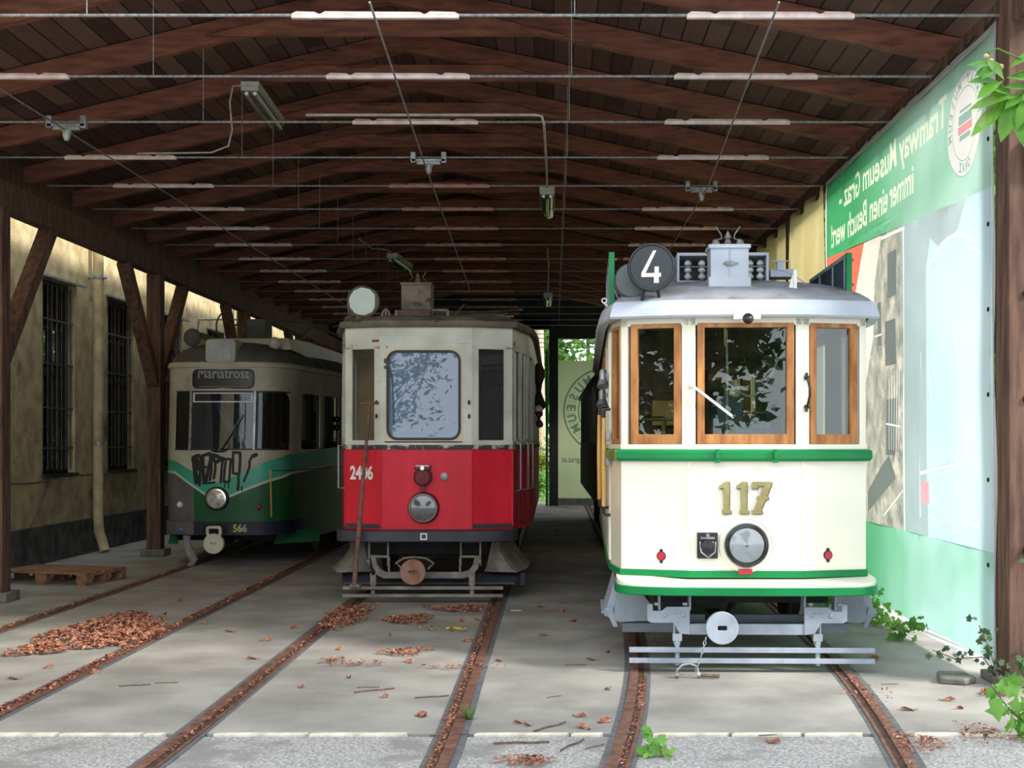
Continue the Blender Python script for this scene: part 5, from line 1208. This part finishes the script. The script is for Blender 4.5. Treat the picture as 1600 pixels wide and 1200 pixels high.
mats_b = [nb('hem', bmat('banner hem', (226, 228, 230))), nb('green', backlight_wash(bmat('banner green print', (72, 158, 104)), *wash_y, .62)), nb('orange', bmat('banner orange print', (222, 116, 90))),
          nb('street', bmat('banner street photo print', (176, 174, 160), (128, 130, 120), 5, c3=(196, 190, 172), c3amt=.58, c3scale=4)), nb('sky', bmat('banner sky print', (222, 214, 200))),
          nb('tram', backlight_wash(bmat('banner pale tram print', (170, 196, 206), (152, 182, 192), .7), *wash_y, .55)), nb('bluegrey', backlight_wash(bmat('banner grey blue print', (140, 158, 158), (124, 142, 142), 2), *wash_y, .4)),
          nb('line', bmat('banner line print', (226, 230, 228))), nb('lgreen', backlight_wash(bmat('banner lower green print', (64, 158, 96)), 12.6, 9.6, .72, (196, 226, 228))), nb('text', bmat('banner lettering print', (216, 222, 196))),
          nb('logo', bmat('logo pale print', (206, 204, 200))), nb('logog', bmat('logo grey print', (138, 164, 154))), nb('logor', bmat('logo red print', (204, 140, 140))), nb('pink', bmat('banner pink print', (222, 160, 166))), nb('dark', bmat('banner dark print', (112, 120, 116)))]
r = empty('banner', (0, 0, 0)); tag(r, 'huge green and pale blue museum banner with mirrored lettering, seen from behind', 'banner')
gl = lambda y: 3.36+(y-8.7)*.05
def rect4(a, b, c, d): return [(a, c), (b, c), (b, d), (a, d)]
S_ = NB
yi0, yi1, zi0, zi1 = y0+.05, y1-.04, z0+.06, z1-.05
lay = [(S_['hem'], [rect4(y0, y1, z0, z1)]), (S_['tram'], [rect4(yi0, yi1, zi0, zi1)]),
       (S_['bluegrey'], [[(10.25, .86), (10.98, .86), (10.98, gl(11)), (10.05, gl(10)), (10.3, 3.0)]]),
       (S_['bluegrey'], [[(9.3, gl(9.3)), (10.1, gl(10.1)), (10.2, 3.25), (9.9, 3.12), (9.5, 3.2)]]),
       (S_['street'], [rect4(10.98, yi1, .86, 3.6)]),
       (S_['sky'], [[(11.75, gl(11.7)), (yi1, gl(14)), (yi1, 2.2), (12.3, 2.2), (12.0, 2.6), (11.95, 3.1)]]),
       (S_['dark'], [rect4(11.15, 11.45, 2.9, 3.3), rect4(11.2, 11.55, 2.3, 2.7), rect4(11.2, 11.5, 1.5, 2.0), rect4(11.7, 11.85, 2.5, 2.9), [(11.2, 1.3), (12.2, .95), (12.2, 1.15), (11.4, 1.5)], rect4(12.5, 12.8, 1.6, 2.1), rect4(13.1, 13.4, 1.5, 2.0)]),
       (S_['orange'], [[(12.35, gl(12.3)), (yi1, gl(yi1)), (yi1, 2.75), (12.95, 2.75)]]),
       (S_['lgreen'], [rect4(yi0, yi1, zi0, .86)]),
       (S_['green'], [[(yi0, gl(yi0)), (yi1, gl(yi1)), (yi1, zi1), (yi0, zi1)]]),
       (S_['line'], line([(10.95, .86), (10.97, 2.0), (10.93, gl(10.9)-.02)], .018)+line([(10.9, gl(10.9)-.03), (11.75, gl(11.75)-.03)], .015)),
       (S_['line'], line([(10.45, 1.0), (10.45, 2.35)], .010)+line([(9.35, 1.47), (10.45, 1.36)], .013)+line([(9.0, 1.02), (9.35, 1.05)], .012)+line([(9.5, .95), (10.2, 1.02)], .008)),
       (S_['line'], line([(10.25-.14*k, 3.0+.22*math.sin(k*.28)-.002*k*k) for k in range(9)], .010)+line([(9.0, 2.95), (9.12, 3.0), (9.28, 3.02)], .012)+line([(10.25, 2.35), (10.2, 2.1), (10.1, 1.9)], .006)),
       (S_['line'], [q for k in range(5) for q in line([(11.1+k*.075, 1.55), (11.1+k*.08, 2.3-.03*k)], .006)]+line([(11.05, 1.75), (11.5, 1.78)], .008)+line([(11.0, 1.2), (11.6, .95)], .008)+line([(11.7, 2.6), (11.95, 2.6)], .008)),
       (S_['pink'], [rect4(10.22, 10.42, 1.12, 1.30)]),
       (S_['logo'], [[(9.33+.385*math.cos(a), 3.94+.385*math.sin(a)) for a in [2*math.pi*k/64 for k in range(64)]]]),
       (S_['logog'], ringpoly((9.33, 3.94), .262, .27)+ringpoly((9.33, 3.94), .377, .385)),
       (S_['logog'], [rect4(9.19, 9.47, 3.95, 4.02), rect4(9.21, 9.45, 4.04, 4.06), rect4(9.21, 9.45, 3.83, 3.87)]+ringtext('TRAMWAY MUSEUM', .29, .07, (9.33, 3.94), R(190), R(15.3))+ringtext('GRAZ', .352, .07, (9.33, 3.94), R(252), R(12), True)),
       (S_['logor'], [rect4(9.18, 9.48, 3.88, 3.94)]),
       (S_['text'], tpoly('Tramway Museum Graz -', .25, (9.76, 4.04), 1.02, .006)), (S_['text'], tpoly('immer einen Besuch wert!', .25, (10.66, 3.70), .85, .006)), (S_['text'], tpoly('online', .15, (12.85, 2.98), .8))]
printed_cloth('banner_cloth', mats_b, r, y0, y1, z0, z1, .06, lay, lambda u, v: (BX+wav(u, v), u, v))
for k in range(14):
    y = y0+.08+k*(y1-y0-.16)/13; m = MB(); m.lathe([(.017, 0), (.017, .008), (.008, .008)], (BX-.035, y, z1-.025), (-1, 0, 0), 10); m.tube([(BX-.03, y, z1-.02), (BX+.02, y, z1+.05)], .006, 5); m.build('eyelet', m_dark, r)
for k in range(8):
    m = MB(); m.lathe([(.016, 0), (.016, .008), (.008, .008)], (BX-.035, y0+.03, .2+k*.58), (-1, 0, 0), 10); m.build('eyelet', m_dark, r)

m_cb = bmat('cream banner cloth', (206, 192, 140), (186, 172, 120), .8); m_arc = bmat('olive arc print', (140, 156, 84))
r2 = empty('banner', (0, 0, 0)); tag(r2, 'cream banner with an olive arc, beyond the green banner on the right', 'banner')
for a, b in ((14.2, 16.3), (16.36, 23.5)):
    lay = [(0, [rect4(a, b, .3, 4.47)])]
    if b > 17:
        cc = (17.7, 2.62); lay += [(1, ringpoly(cc, 1.16, 1.24)), (1, ringpoly(cc, .75, .78)), (1, ringtext('TRAMWAY MUSEUM', .86, .2, cc, R(180), R(14)))]
    printed_cloth('banner_cloth', [m_cb, m_arc], r2, a, b, .3, 4.47, .12, lay, lambda u, v: (3.02+.028*math.sin(u*7+v*1.2), u, v))
m = MB(); m.tube([(3.0, 16.33, 4.45), (3.0, 16.33, .2)], .03, 8); m.build('banner_pole', m_post, r2)

YB = 32.5
m_rb = bmat('pale rear banner', (190, 194, 156), (172, 178, 140), .6); m_rg = bmat('grey green ring print', (104, 124, 110))
r3 = empty('banner', (1.36, YB, 0)); tag(r3, 'pale rear banner with a round MUSEUM ring, beyond the trams', 'banner')
cc = (0, 2.40)   # u runs to the left, so the print reads mirrored from the shed mouth
lay = [(0, [rect4(-1.9, 1.28, .18, 3.68)]), (1, ringpoly(cc, 1.06, 1.10)), (1, ringpoly(cc, .70, .73)), (1, ringtext('MUSEUM', .79, .23, cc, R(58), R(17.5), False, .008)),
       (1, [q for k in range(26) for a in [R(-100+k*5)] for q in line([(.78*math.cos(a), 2.4+.78*math.sin(a)), (1.02*math.cos(a), 2.4+1.02*math.sin(a))], .006)]),
       (1, tpoly('tramway-museum-graz.at', .14, (1.14, 1.10), .9, .004, 'RIGHT'))]
printed_cloth('banner_cloth', [m_rb, m_rg], r3, -1.9, 1.28, .18, 3.68, .15, lay, lambda u, v: (-u, .02*math.sin(u*6+v*1.2), v))
m = MB(); m.box(-1.28, 1.9, .05, .09, .0, .2); m.build('ground_board', m_foot, r3)
r4 = empty('rear_post', (.03, YB-.15, 0)); tag(r4, 'dark timber post at the open far end of the shed', 'post')
m = MB(); m.box(-.13, .1, -.1, .1, 0, 4.95); m.build('post', m_dark, r4)
m = MB(); m.tube([(-.18, -.05, 0), (-.18, -.05, 3.9)], .035, 8); m.build('green_pipe', m_green, r4)
m = MB(); m.tube([(-.1, YB-.27, 4.4), (-.1, YB-.27, 4.7), (-.14, YB-.27, 4.72), (-.14, YB-.27, 4.95)], .015, 6)
m = MB(); m.box(.1, 3.5, 33.9, 34.05, 4.35, 4.62); m.box(-7, .1, 33.9, 34.05, 4.6, 4.9); m.box(-6, 3.5, 33.9, 34.0, 4.62, 6.1); struct(m.build('trim_3', m_dark), 'dark beam and gable boarding across the far end of the shed')
# rear left infill wall
m = MB(); m.box(-6.8, -.72, 33.9, 34.0, 0, 4.7); struct(m.build('wall_rear', mat('dark rear boarding', (44, 36, 32), (30, 24, 22), 4, .9)))

# ============================================================ trees, hedge, plants
def leafmesh(mb, cen, rad, n, size, rg, clump=0, core=.0):
    cl = []
    if clump:
        for k in range(clump):
            v = Vector((rg.gauss(0, 1), rg.gauss(0, 1), rg.gauss(0, 1))).normalized()*rg.uniform(.45, .95); cl.append(v)
    for k in range(n):
        if clump:
            c0_ = rg.choice(cl); v = c0_+Vector((rg.gauss(0, .14), rg.gauss(0, .14), rg.gauss(0, .11)))
        else:
            v = Vector((rg.gauss(0, 1), rg.gauss(0, 1), rg.gauss(0, 1))).normalized()*rg.uniform(core, 1)
        c = Vector((cen[0]+v.x*rad[0], cen[1]+v.y*rad[1], cen[2]+v.z*rad[2]))
        d = Vector((rg.gauss(0, 1), rg.gauss(0, 1), rg.gauss(0, .6))).normalized(); w = d.cross(Vector((rg.gauss(0, 1), rg.gauss(0, 1), 1.2))).normalized(); s = size*rg.uniform(.6, 1.25)
        mb.add([c-d*s*.5, c+w*s*.28, c+d*s*.5-Vector((0, 0, s*.1)), c-w*s*.28], [(0, 1, 2, 3)])
def tree(name, loc, H, rad, n, size, lab, mt, seed, clump=24, cat='tree', group=None, trunk=.18, crown=None):
    rg = random.Random(seed); r = empty(name, loc); tag(r, lab, cat, group)
    cz = crown if crown else H-rad[2]
    m = MB(); m.tube([(0, 0, 0), (.1, 0, cz*.5), (0, .1, cz+rad[2]*.5)], trunk, 10, radii=[trunk, trunk*.75, trunk*.3])
    for k in range(9):
        a = rg.uniform(0, 6.28); z_ = cz-rad[2]*rg.uniform(.2, .8); m.tube([(0, 0, z_), (math.cos(a)*rad[0]*.4, math.sin(a)*rad[1]*.4, z_+rad[2]*.3), (math.cos(a)*rad[0]*.8, math.sin(a)*rad[1]*.8, cz+rg.uniform(-.3, .5)*rad[2])], trunk*.3, 6, radii=[trunk*.35, trunk*.2, trunk*.06])
    m.build('trunk', m_bark, r)
    m = MB(); leafmesh(m, (0, 0, cz), rad, n, size, rg, clump); m.build('foliage', mt, r, smooth=False, fix=False)
    return r
tree('tree', (4.5, 44, 0), 9, (4, 3, 4.2), 5200, .42, 'broad bright green tree beyond the far end of the shed', m_leafB, 1, 40)
tree('tree', (-2.2, 48, 0), 9, (3.4, 3, 4.4), 4200, .42, 'green tree far behind, left of the gap between the trams', m_leafA, 2, 36)
tree('tree', (1.5, 56, 0), 10, (4, 3, 5), 4200, .45, 'tallest green tree far behind the pale rear banner', m_leafB, 3, 36)
r = empty('hedge', (-.6, 38, 0)); tag(r, 'yellow green clipped hedge behind the shed', 'hedge'); m = MB(); leafmesh(m, (0, 0, 1.0), (2.2, .5, 1.0), 5000, .11, random.Random(5)); m.build('foliage', mat('yellow green leaves', (176, 190, 84), (128, 150, 60), 3, .6, trans=.35), r, smooth=False, fix=False)
m = MB()
for k in range(9): m.box(-2.2+k*.55, -2.14+k*.55, -.55, -.5, 0, 1.6)
m.box(-2.3, 2.4, -.55, -.5, 1.35, 1.4); m.build('fence_rail', m_alu, r)
r = empty('shrub', (-.45, 35.6, 0)); tag(r, 'low bright green shrub at the foot of the hedge', 'shrub'); m = MB(); leafmesh(m, (0, 0, .45), (.55, .3, .5), 1500, .1, random.Random(6)); m.build('foliage', m_leafB, r, smooth=False, fix=False)
m = MB(); m.tube([(-.35, 41, 0), (-.5, 41, 7)], .16, 12); o = m.build('pole', mat('pinkish utility pole', (206, 176, 162), (176, 144, 130), 4, .8), None); tag(o, 'pinkish wooden utility pole behind the hedge', 'pole')
m = MB()
for z in (4.6, 4.45, 4.3, 4.15, 4.0): m.tube([(-2, 36+z, z+.6), (.8, 36+z, z+.55), (4, 36+z, z+.6)], .012, 4)
tag(m.build('overhead_wires', m_dark), 'bundle of thin dark wires crossing in front of the far trees', 'wires')
# trees shading the outside right of the shed, and the ones facing the shed mouth
tree('tree', (6.6, 19, 0), 8, (2.4, 4, 3.6), 5200, .40, 'leafy tree outside the right side of the shed', m_leafA, 11, 40, trunk=.2)
tree('tree', (6.4, 27, 0), 8, (2.2, 4, 3.6), 4200, .42, 'second leafy tree outside, farther along the right side', m_leafA, 12, 34, trunk=.2)
tree('chestnut_tree', (2.5, -14, 0), 8.5, (3.2, 2.4, 3.2), 4200, .45, 'broad chestnut tree facing the mouth of the shed', m_leafD, 13, 34, trunk=.3)
tree('chestnut_tree', (-10.5, -15, 0), 8, (3.2, 2.6, 3.2), 3600, .45, 'chestnut tree facing the left of the shed mouth', m_leafD, 14, 30, trunk=.3)
tree('chestnut_tree', (7.8, 1, 0), 10.5, (3.6, 4.2, 3.6), 7500, .45, 'chestnut tree beside the right front corner of the shed', m_leafD, 15, 60, trunk=.3)

tree('chestnut_tree', (-9, -5.5, 0), 7.5, (3.0, 2.6, 3.0), 4200, .42, 'chestnut tree beside the left front of the shed', m_leafD, 16, 34, trunk=.25)
tree('chestnut_tree', (-6.2, -22, 0), 7.5, (2.6, 2, 3.2), 1300, .30, 'thin chestnut tree opposite the red tram', m_leafD, 17, 60, trunk=.1)
# chestnut twig at top right
def leaf(mb, base, d, up, L, W, seg=5, droop=.25):
    d = Vector(d).normalized(); up = Vector(up).normalized(); s = d.cross(up).normalized(); n = s.cross(d)
    rows = []
    for k in range(seg+1):
        f = k/seg; w = W*(math.sin(math.pi*min(1, f*1.02)**1.35)+.02); c = Vector(base)+d*L*f-Vector((0, 0, 1))*droop*L*f*f
        rows.append([c-s*w*.5+n*w*.12, c, c+s*w*.5+n*w*.12])
    mb.loft(rows, False, False, False)
r = empty('chestnut_branch', (2.43, 7.0, 3.56)); tag(r, 'green chestnut leaves hanging into the top right corner', 'branch')
m = MB(); m.tube([(.7, -.2, .25), (.3, -.05, .14), (.05, 0, .05)], .012, 6, radii=[.014, .01, .004]); m.tube([(.35, -.05, .16), (.1, .0, -.06)], .006, 6); m.tube([(.2, 0, .12), (.0, 0, .21), (-.06, 0, .18)], .005, 6); m.tube([(.6, -.1, .2), (.4, 0, .35)], .006, 6); m.tube([(.5, -.1, .2), (.3, 0, -.05)], .006, 6); m.build('twig', m_leafA, r)
rg = random.Random(4); m_chl = mat('chestnut leaf green', (112, 168, 48), (74, 134, 40), 6, .5, trans=.4, c3=(150, 168, 110), c3amt=.62, c3scale=9)
for (cx_, cz_, a0, sp, L) in ((.03, .03, 205, 150, .22), (.10, -.06, 215, 130, .27), (.28, .02, 250, 170, .22), (.0, .12, 190, 60, .15), (.38, .33, 170, 150, .20), (.3, -.08, 250, 160, .24), (.45, .12, 260, 170, .26), (.25, .2, 230, 150, .18), (.18, -.02, 240, 150, .2), (.35, -.02, 255, 130, .24)):
    m = MB()
    for k in range(5):
        a = R(a0-sp/2+sp*k/4+rg.uniform(-6, 6)); leaf(m, (cx_, rg.uniform(-.03, .03), cz_), (math.cos(a), rg.uniform(-.35, .25), math.sin(a)), (rg.uniform(-.2, .2), -.8, .7), L*rg.uniform(.75, 1.1), L*.34, droop=.2)
    m.build('leaf_cluster', m_chl, r, fix=False)
for p in ((-.06, 0, .165), (-.035, 0, .14), (.02, 0, .11)):
    m = MB(); m.sph(p, .016, seg=10, rows=6); m.build('young_chestnut', mat('young chestnut husk', (196, 160, 104), (150, 160, 84), 30, .7), r)
# ivy and weeds
def ivy(loc, pts_, n, size, lab, mt, seed, spread=.05, nm='ivy', cat='ivy'):
    rg = random.Random(seed); r = empty(nm, loc); tag(r, lab, cat); m = MB(); ml = MB()
    for path in pts_:
        m.tube([Vector(p) for p in path], .004, 5)
        for k in range(n):
            f = rg.random()*(len(path)-1); i = min(int(f), len(path)-2); c = Vector(path[i])+(Vector(path[i+1])-Vector(path[i]))*(f-i)+Vector((rg.gauss(0, spread), rg.gauss(0, spread), rg.gauss(0, spread)))
            c.z = max(c.z, .015-loc[2])
            u = Vector((rg.gauss(0, 1), rg.gauss(0, .5), rg.gauss(0, 1))).normalized(); v = u.cross(Vector((rg.gauss(0, .4), -1, .5+rg.gauss(0, .3)))).normalized(); s = size*rg.uniform(.6, 1.2)
            q = [(-.1, -.5), (.35, -.45), (.3, -.1), (.6, .0), (.25, .25), (0, .65), (-.25, .25), (-.6, .0), (-.3, -.1), (-.35, -.45)]
            ml.add([c+u*x*s+v*y*s+Vector((0, 0, max(0, .4*s-(c.z+loc[2])))) for x, y in q], [tuple(range(10))])
    m.build('stem', m_bark, r); ml.build('leaves', mt, r, smooth=False, fix=False); return r
ivy((2.95, 8.5, .06), [[(0, 0, 0), (-.08, .05, .12), (-.25, .1, .10), (-.4, .1, .16)], [(0, 0, 0), (-.06, -.02, .2), (-.12, 0, .34)], [(.05, -.1, 0), (.12, -.12, .14), (.2, -.12, .06)]], 22, .045, 'ivy climbing at the near foot of the green banner', m_leafD, 21, .03)
ivy((3.12, 8.4, .85), [[(0, 0, 0), (.08, 0, .12), (.2, -.02, .2)]], 12, .05, 'small ivy sprig on the heavy right post', m_leafD, 22, .025)
ivy((2.90, 11.9, 0), [[(-.35, 1.6, .02), (-.3, .8, .1), (-.1, 0, .08), (.05, -1.2, .04)], [(-.5, 1.4, .02), (-.1, .6, .14), (.05, -.4, .1)], [(-.2, 1, .1), (.0, -.9, .1)]], 130, .055, 'bright ivy patch under the lower edge of the green banner', m_leafB, 23, .08)
ivy((2.9, 10.35, 0), [[(-.1, .1, .0), (-.05, 0, .08), (.02, -.1, .12)]], 34, .06, 'small ivy tuft at the foot of the green banner', m_leafA, 24, .05)
ivy((2.50, 6.95, 0), [[(.2, 0, 0), (0, .05, .15), (-.1, .05, .28)], [(.2, 0, 0), (.15, 0, .2), (.1, .0, .42)], [(.3, -.2, 0), (.2, -.25, .2), (.15, -.3, .3)]], 26, .10, 'bright green leafy weed at the lower right corner', m_leafB, 25, .05, 'weed', 'weed')
ivy((.48, 6.6, 0), [[(0, 0, 0), (.02, 0, .06), (0, 0, .14)], [(0, 0, 0), (.06, 0, .03), (.12, -.1, .02)]], 16, .05, 'small green weed growing in the rail of the cream tram', m_leafB, 26, .025, 'weed', 'weed')
r = empty('grass_tuft', (-.49, 7.45, 0)); tag(r, 'tiny grass tuft beside the right rail of the red tram track', 'grass tuft'); m = MB(); rg = random.Random(9)
for k in range(34):
    a = rg.uniform(0, 6.28); l = rg.uniform(.04, .1); m.add([(0.01*math.cos(a+1), .01*math.sin(a+1), 0), (.01*math.cos(a-1), .01*math.sin(a-1), 0), (l*.7*math.cos(a), l*.7*math.sin(a), l)], [(0, 1, 2)])
m.build('blades', m_leafA, r, smooth=False, fix=False)

# ============================================================ floor litter
def litter(name, spots, lab, mt, size, seed, lift=.02):
    rg = random.Random(seed); m = MB()
    for (cx_, cy_, rx, ry, n, h) in spots:
        for k in range(n):
            rr_ = rg.random()**.6; a = rg.uniform(0, 6.28); ex = 1+.25*math.sin(3*a+cx_); x = cx_+rx*rr_*math.cos(a)*ex; y = cy_+ry*rr_*math.sin(a)*ex
            z = .006+rg.random()*h*(1-rr_)+rg.random()*.01
            u = Vector((rg.gauss(0, 1), rg.gauss(0, 1), rg.gauss(0, .35))).normalized(); v = Vector((0, 0, 1)).cross(u).normalized()+Vector((0, 0, rg.gauss(0, .3))); s = size*rg.uniform(.5, 1.3); c = Vector((x, y, z+.008))
            q = [c-u*s*.5, c+v*s*.25+Vector((0, 0, s*.12)), c+u*s*.5, c-v*s*.25+Vector((0, 0, s*.1))]
            for w_ in q: w_.z = max(w_.z, .004)
            m.add(q, [(0, 1, 2, 3)])
    o = m.build(name, mt, None, smooth=False, fix=False); o['label'] = lab; o['category'] = 'leaf litter'; o['kind'] = 'stuff'; return o
def g(px, py): D = 3240/(py-690); return X_(px, D), D
def sp(px, py, w, h, n, hh=.03):
    x, y = g(px, py); ya = g(px, py-h)[1]; yb = g(px, py+h)[1]; return (x, (ya+yb)/2, w*y/F, (ya-yb)/2, n, hh)
litter('leaf_litter', [sp(165, 985, 75, 22, 1900, .05), sp(205, 995, 45, 22, 700, .04), sp(60, 1017, 38, 10, 420, .03), sp(130, 1010, 50, 8, 160, .01)], 'brown dry leaf pile between the rails of the green tram track', m_leaf_dry, .06, 31)
litter('leaf_litter', [sp(548, 962, 32, 14, 520, .03), sp(530, 975, 25, 12, 200), sp(640, 970, 35, 7, 260, .02), sp(620, 972, 18, 5, 80), sp(718, 953, 48, 5, 420, .02)], 'brown dry leaf drift just in front of the red tram', m_leaf_dry, .05, 32)
litter('leaf_litter', [sp(628, 1022, 34, 5, 150, .01), sp(700, 985, 40, 3, 30, .0), sp(560, 1040, 60, 4, 50, 0), sp(730, 1045, 60, 4, 40, 0), sp(520, 1035, 20, 4, 40, 0)], 'thin scatter of dry leaf crumbs between the red tram rails', m_leaf_dry, .045, 33)
def along(f, off, ya, yb, n, w, seed, lab, size=.03):
    rg = random.Random(seed); return litter('leaf_litter', [((f(y)+off), y, w, (yb-ya)/30, max(1, n//30), .005) for y in [ya+(yb-ya)*(k+.5)/30 for k in range(30)]], lab, m_leaf_dry, size, seed)
along(cx_left, .7175-.0, 7.2, 15.5, 800, .05, 41, 'dry leaf bits lying along the right rail of the green tram track', .04)
along(cx_left, -.72, 9, 17, 350, .05, 42, 'dry leaf bits lying along the left rail of the green tram track', .035)
along(cx_mid, -.70, 6.5, 12.5, 260, .03, 43, 'dry leaf bits in the left rail of the red tram track', .03)
along(cx_mid, .695, 6.2, 12.5, 520, .02, 44, 'dry leaf bits in the right rail groove of the red tram track', .024)
along(cxr, -.695, 6.2, 8.6, 240, .018, 45, 'dry leaf bits in the left rail groove of the cream tram track', .02)
along(cxr, .73, 6.2, 8.8, 200, .02, 46, 'dry leaf bits in the right rail of the cream tram track', .02)
litter('leaf_litter', [sp(1560, 1086, 30, 4, 140, .01), sp(1440, 1165, 40, 16, 160, 0), sp(1540, 1150, 50, 18, 120, 0), sp(820, 1192, 45, 8, 160, 0), sp(1350, 1085, 40, 20, 30, 0), sp(1365, 1030, 8, 3, 40, 0), sp(870, 830, 8, 3, 60, .03)], 'loose dry leaf crumbs and twigs on the front pavement', m_leaf_dry, .035, 34)
# single leaves
lm = MB(); q = [(-.5, 0), (-.3, .16), (-.05, .2), (.1, .32), (.2, .15), (.5, .02), (.22, -.14), (.1, -.3), (-.1, -.2), (-.32, -.14)]
lm.add([(x*.09, y*.09, .012+.012*math.sin(x*6+y*3)) for x, y in q], [tuple(range(10))]); 
base = lm.build('fallen_leaf', m_leaf_dry, None, smooth=False, fix=False); tag(base, 'single curled brown leaf lying loose on the shed floor', 'leaf', 'loose leaves on the floor')
def region(x, y):
    if y < 7.04: return 'on rough concrete before the kerb line'
    if y < 7.9: side = 'near the kerb line'
    elif y < 9.8: side = 'halfway in'
    else: side = 'farther in'
    for c, nm in ((cx_left(y), 'green'), (cx_mid(y), 'red'), (cxr(y), 'cream')):
        if abs(x-c) < .66: return 'between the %s tram rails, %s' % (nm, side)
    if x < cx_left(y): return 'left of the green tram track, '+side
    if x < cx_mid(y): return 'between the green and red tram tracks, '+side
    if x < cxr(y): return 'between the red and cream tram tracks, '+side
    return 'between the cream tram track and the banner, '+side
base.modifiers.new('s', 'SOLIDIFY').thickness = .002
singles = [(257, 960), (283, 938), (75, 1044), (22, 1062), (148, 1052), (360, 988), (415, 1001), (460, 981), (396, 1030), (530, 1015), (533, 951), (664, 947), (610, 993), (722, 971), (748, 970), (730, 1002), (670, 1016), (660, 1120), (657, 1118), (704, 1124), (810, 1131), (845, 949), (880, 943), (862, 953), (848, 993), (896, 971), (780, 1034), (925, 1032), (950, 1078), (1000, 1091), (825, 1135), (912, 1138), (945, 1128), (905, 1120), (1000, 1103), (950, 1020), (900, 940), (1208, 1160), (1480, 1095), (1500, 1108), (1420, 1110), (545, 1060), (600, 1090), (490, 935), (320, 975), (470, 1075), (640, 1035), (590, 945), (876, 955)]
rg = random.Random(77)
for k, (px, py) in enumerate(singles):
    o = base if k == 0 else base.copy()
    if k: C.objects.link(o)
    x, y = g(px, py); tag(o, 'curled brown leaf '+region(x, y), 'leaf', 'loose leaves '+region(x, y)); o.location = (x, y, .0); o.rotation_euler = (0, 0, rg.uniform(0, 6.28)); s = rg.uniform(.7, 1.4); o.scale = (s, s, 1)
# yellow wrapper, twigs
x, y = g(708, 982); m = MB(); m.hexa([(-.07, -.02, 0), (.08, -.03, 0), (.07, .03, 0), (-.06, .03, 0), (-.06, -.02, .012), (.07, -.03, .008), (.06, .02, .014), (-.05, .03, .008)]); tag(m.build('wrapper', mat('yellow wrapper', (226, 214, 40), (206, 190, 30), 8, .4), None, loc=(x, y, .0)), 'crumpled yellow wrapper on the floor in front of the red tram', 'litter')
x, y = g(806, 954); m = MB(); m.box(-.05, .05, -.02, .02, 0, .004); tag(m.build('paper_scrap', m_white, None, .001, loc=(x, y, 0)), 'small white paper scrap between the red and cream trams', 'litter')
tw0 = None
for k, (px, py, a, l) in enumerate(((585, 1080, .5, .28), (675, 1090, .3, .22), (860, 1137, .9, .3), (895, 1165, 1.1, .3), (815, 1162, .1, .3), (1205, 1150, .2, .15), (575, 1075, .1, .15), (700, 1150, .2, .2), (865, 1090, .6, .12), (210, 1072, .3, .2), (900, 1040, .1, .16), (260, 1068, .1, .15), (1390, 1070, .1, .12), (930, 1168, .8, .16))):
    x, y = g(px, py)
    if tw0 is None:
        m = MB(); m.tube([(-.5, 0, .0), (-.1, .03, .0), (.2, -.02, .0), (.5, .02, .0)], .011, 5); tw0 = m.build('twig', m_bark, None); o = tw0
    else: o = tw0.copy(); C.objects.link(o)
    tag(o, 'thin dry twig '+region(x, y), 'twig', 'twigs '+region(x, y)); o.location = (x, y, .006); o.rotation_euler = (0, 0, a); o.scale = (l, l, l*2)

# pallet
r = empty('pallet', (-5.72, 14.9, 0), R(-14)); tag(r, 'wooden shipping pallet on the floor by the cream wall', 'pallet')
m_pal = mat('pallet wood', (150, 112, 84), (112, 80, 58), 3, .85, stretch=(1.5, 8, 8), bump=.3)
for y in (-.34, -.17, 0, .17, .34): m = MB(); m.box(-.6, .6, y-.06, y+.06, .122, .144); m.build('top_board', m_pal, r, .002)
for x in (-.53, 0, .53):
    m = MB(); m.box(x-.07, x+.07, -.4, .4, .1, .122); m.build('stringer_board', m_pal, r, .002)
    m = MB(); m.box(x-.05, x+.05, -.4, .4, 0, .022); m.build('bottom_board', m_pal, r, .002)
    for y in (-.34, 0, .34): m = MB(); m.box(x-.07, x+.07, y-.05, y+.05, .022, .1); m.build('block', m_pal, r, .002)
# stone block by right post foot
m = MB(); m.prism([(-.14, -.1), (.02, -.16), (.12, -.06), (.1, .14), (-.08, .16)], (0, 0, 0), (1, 0, 0), (0, 1, 0), .045); tag(m.build('stone_block', m_foot, None, .012, loc=(2.72, 8.65, 0)), 'pale broken stone at the foot of the right post', 'stone')
bpy.context.view_layer.update()
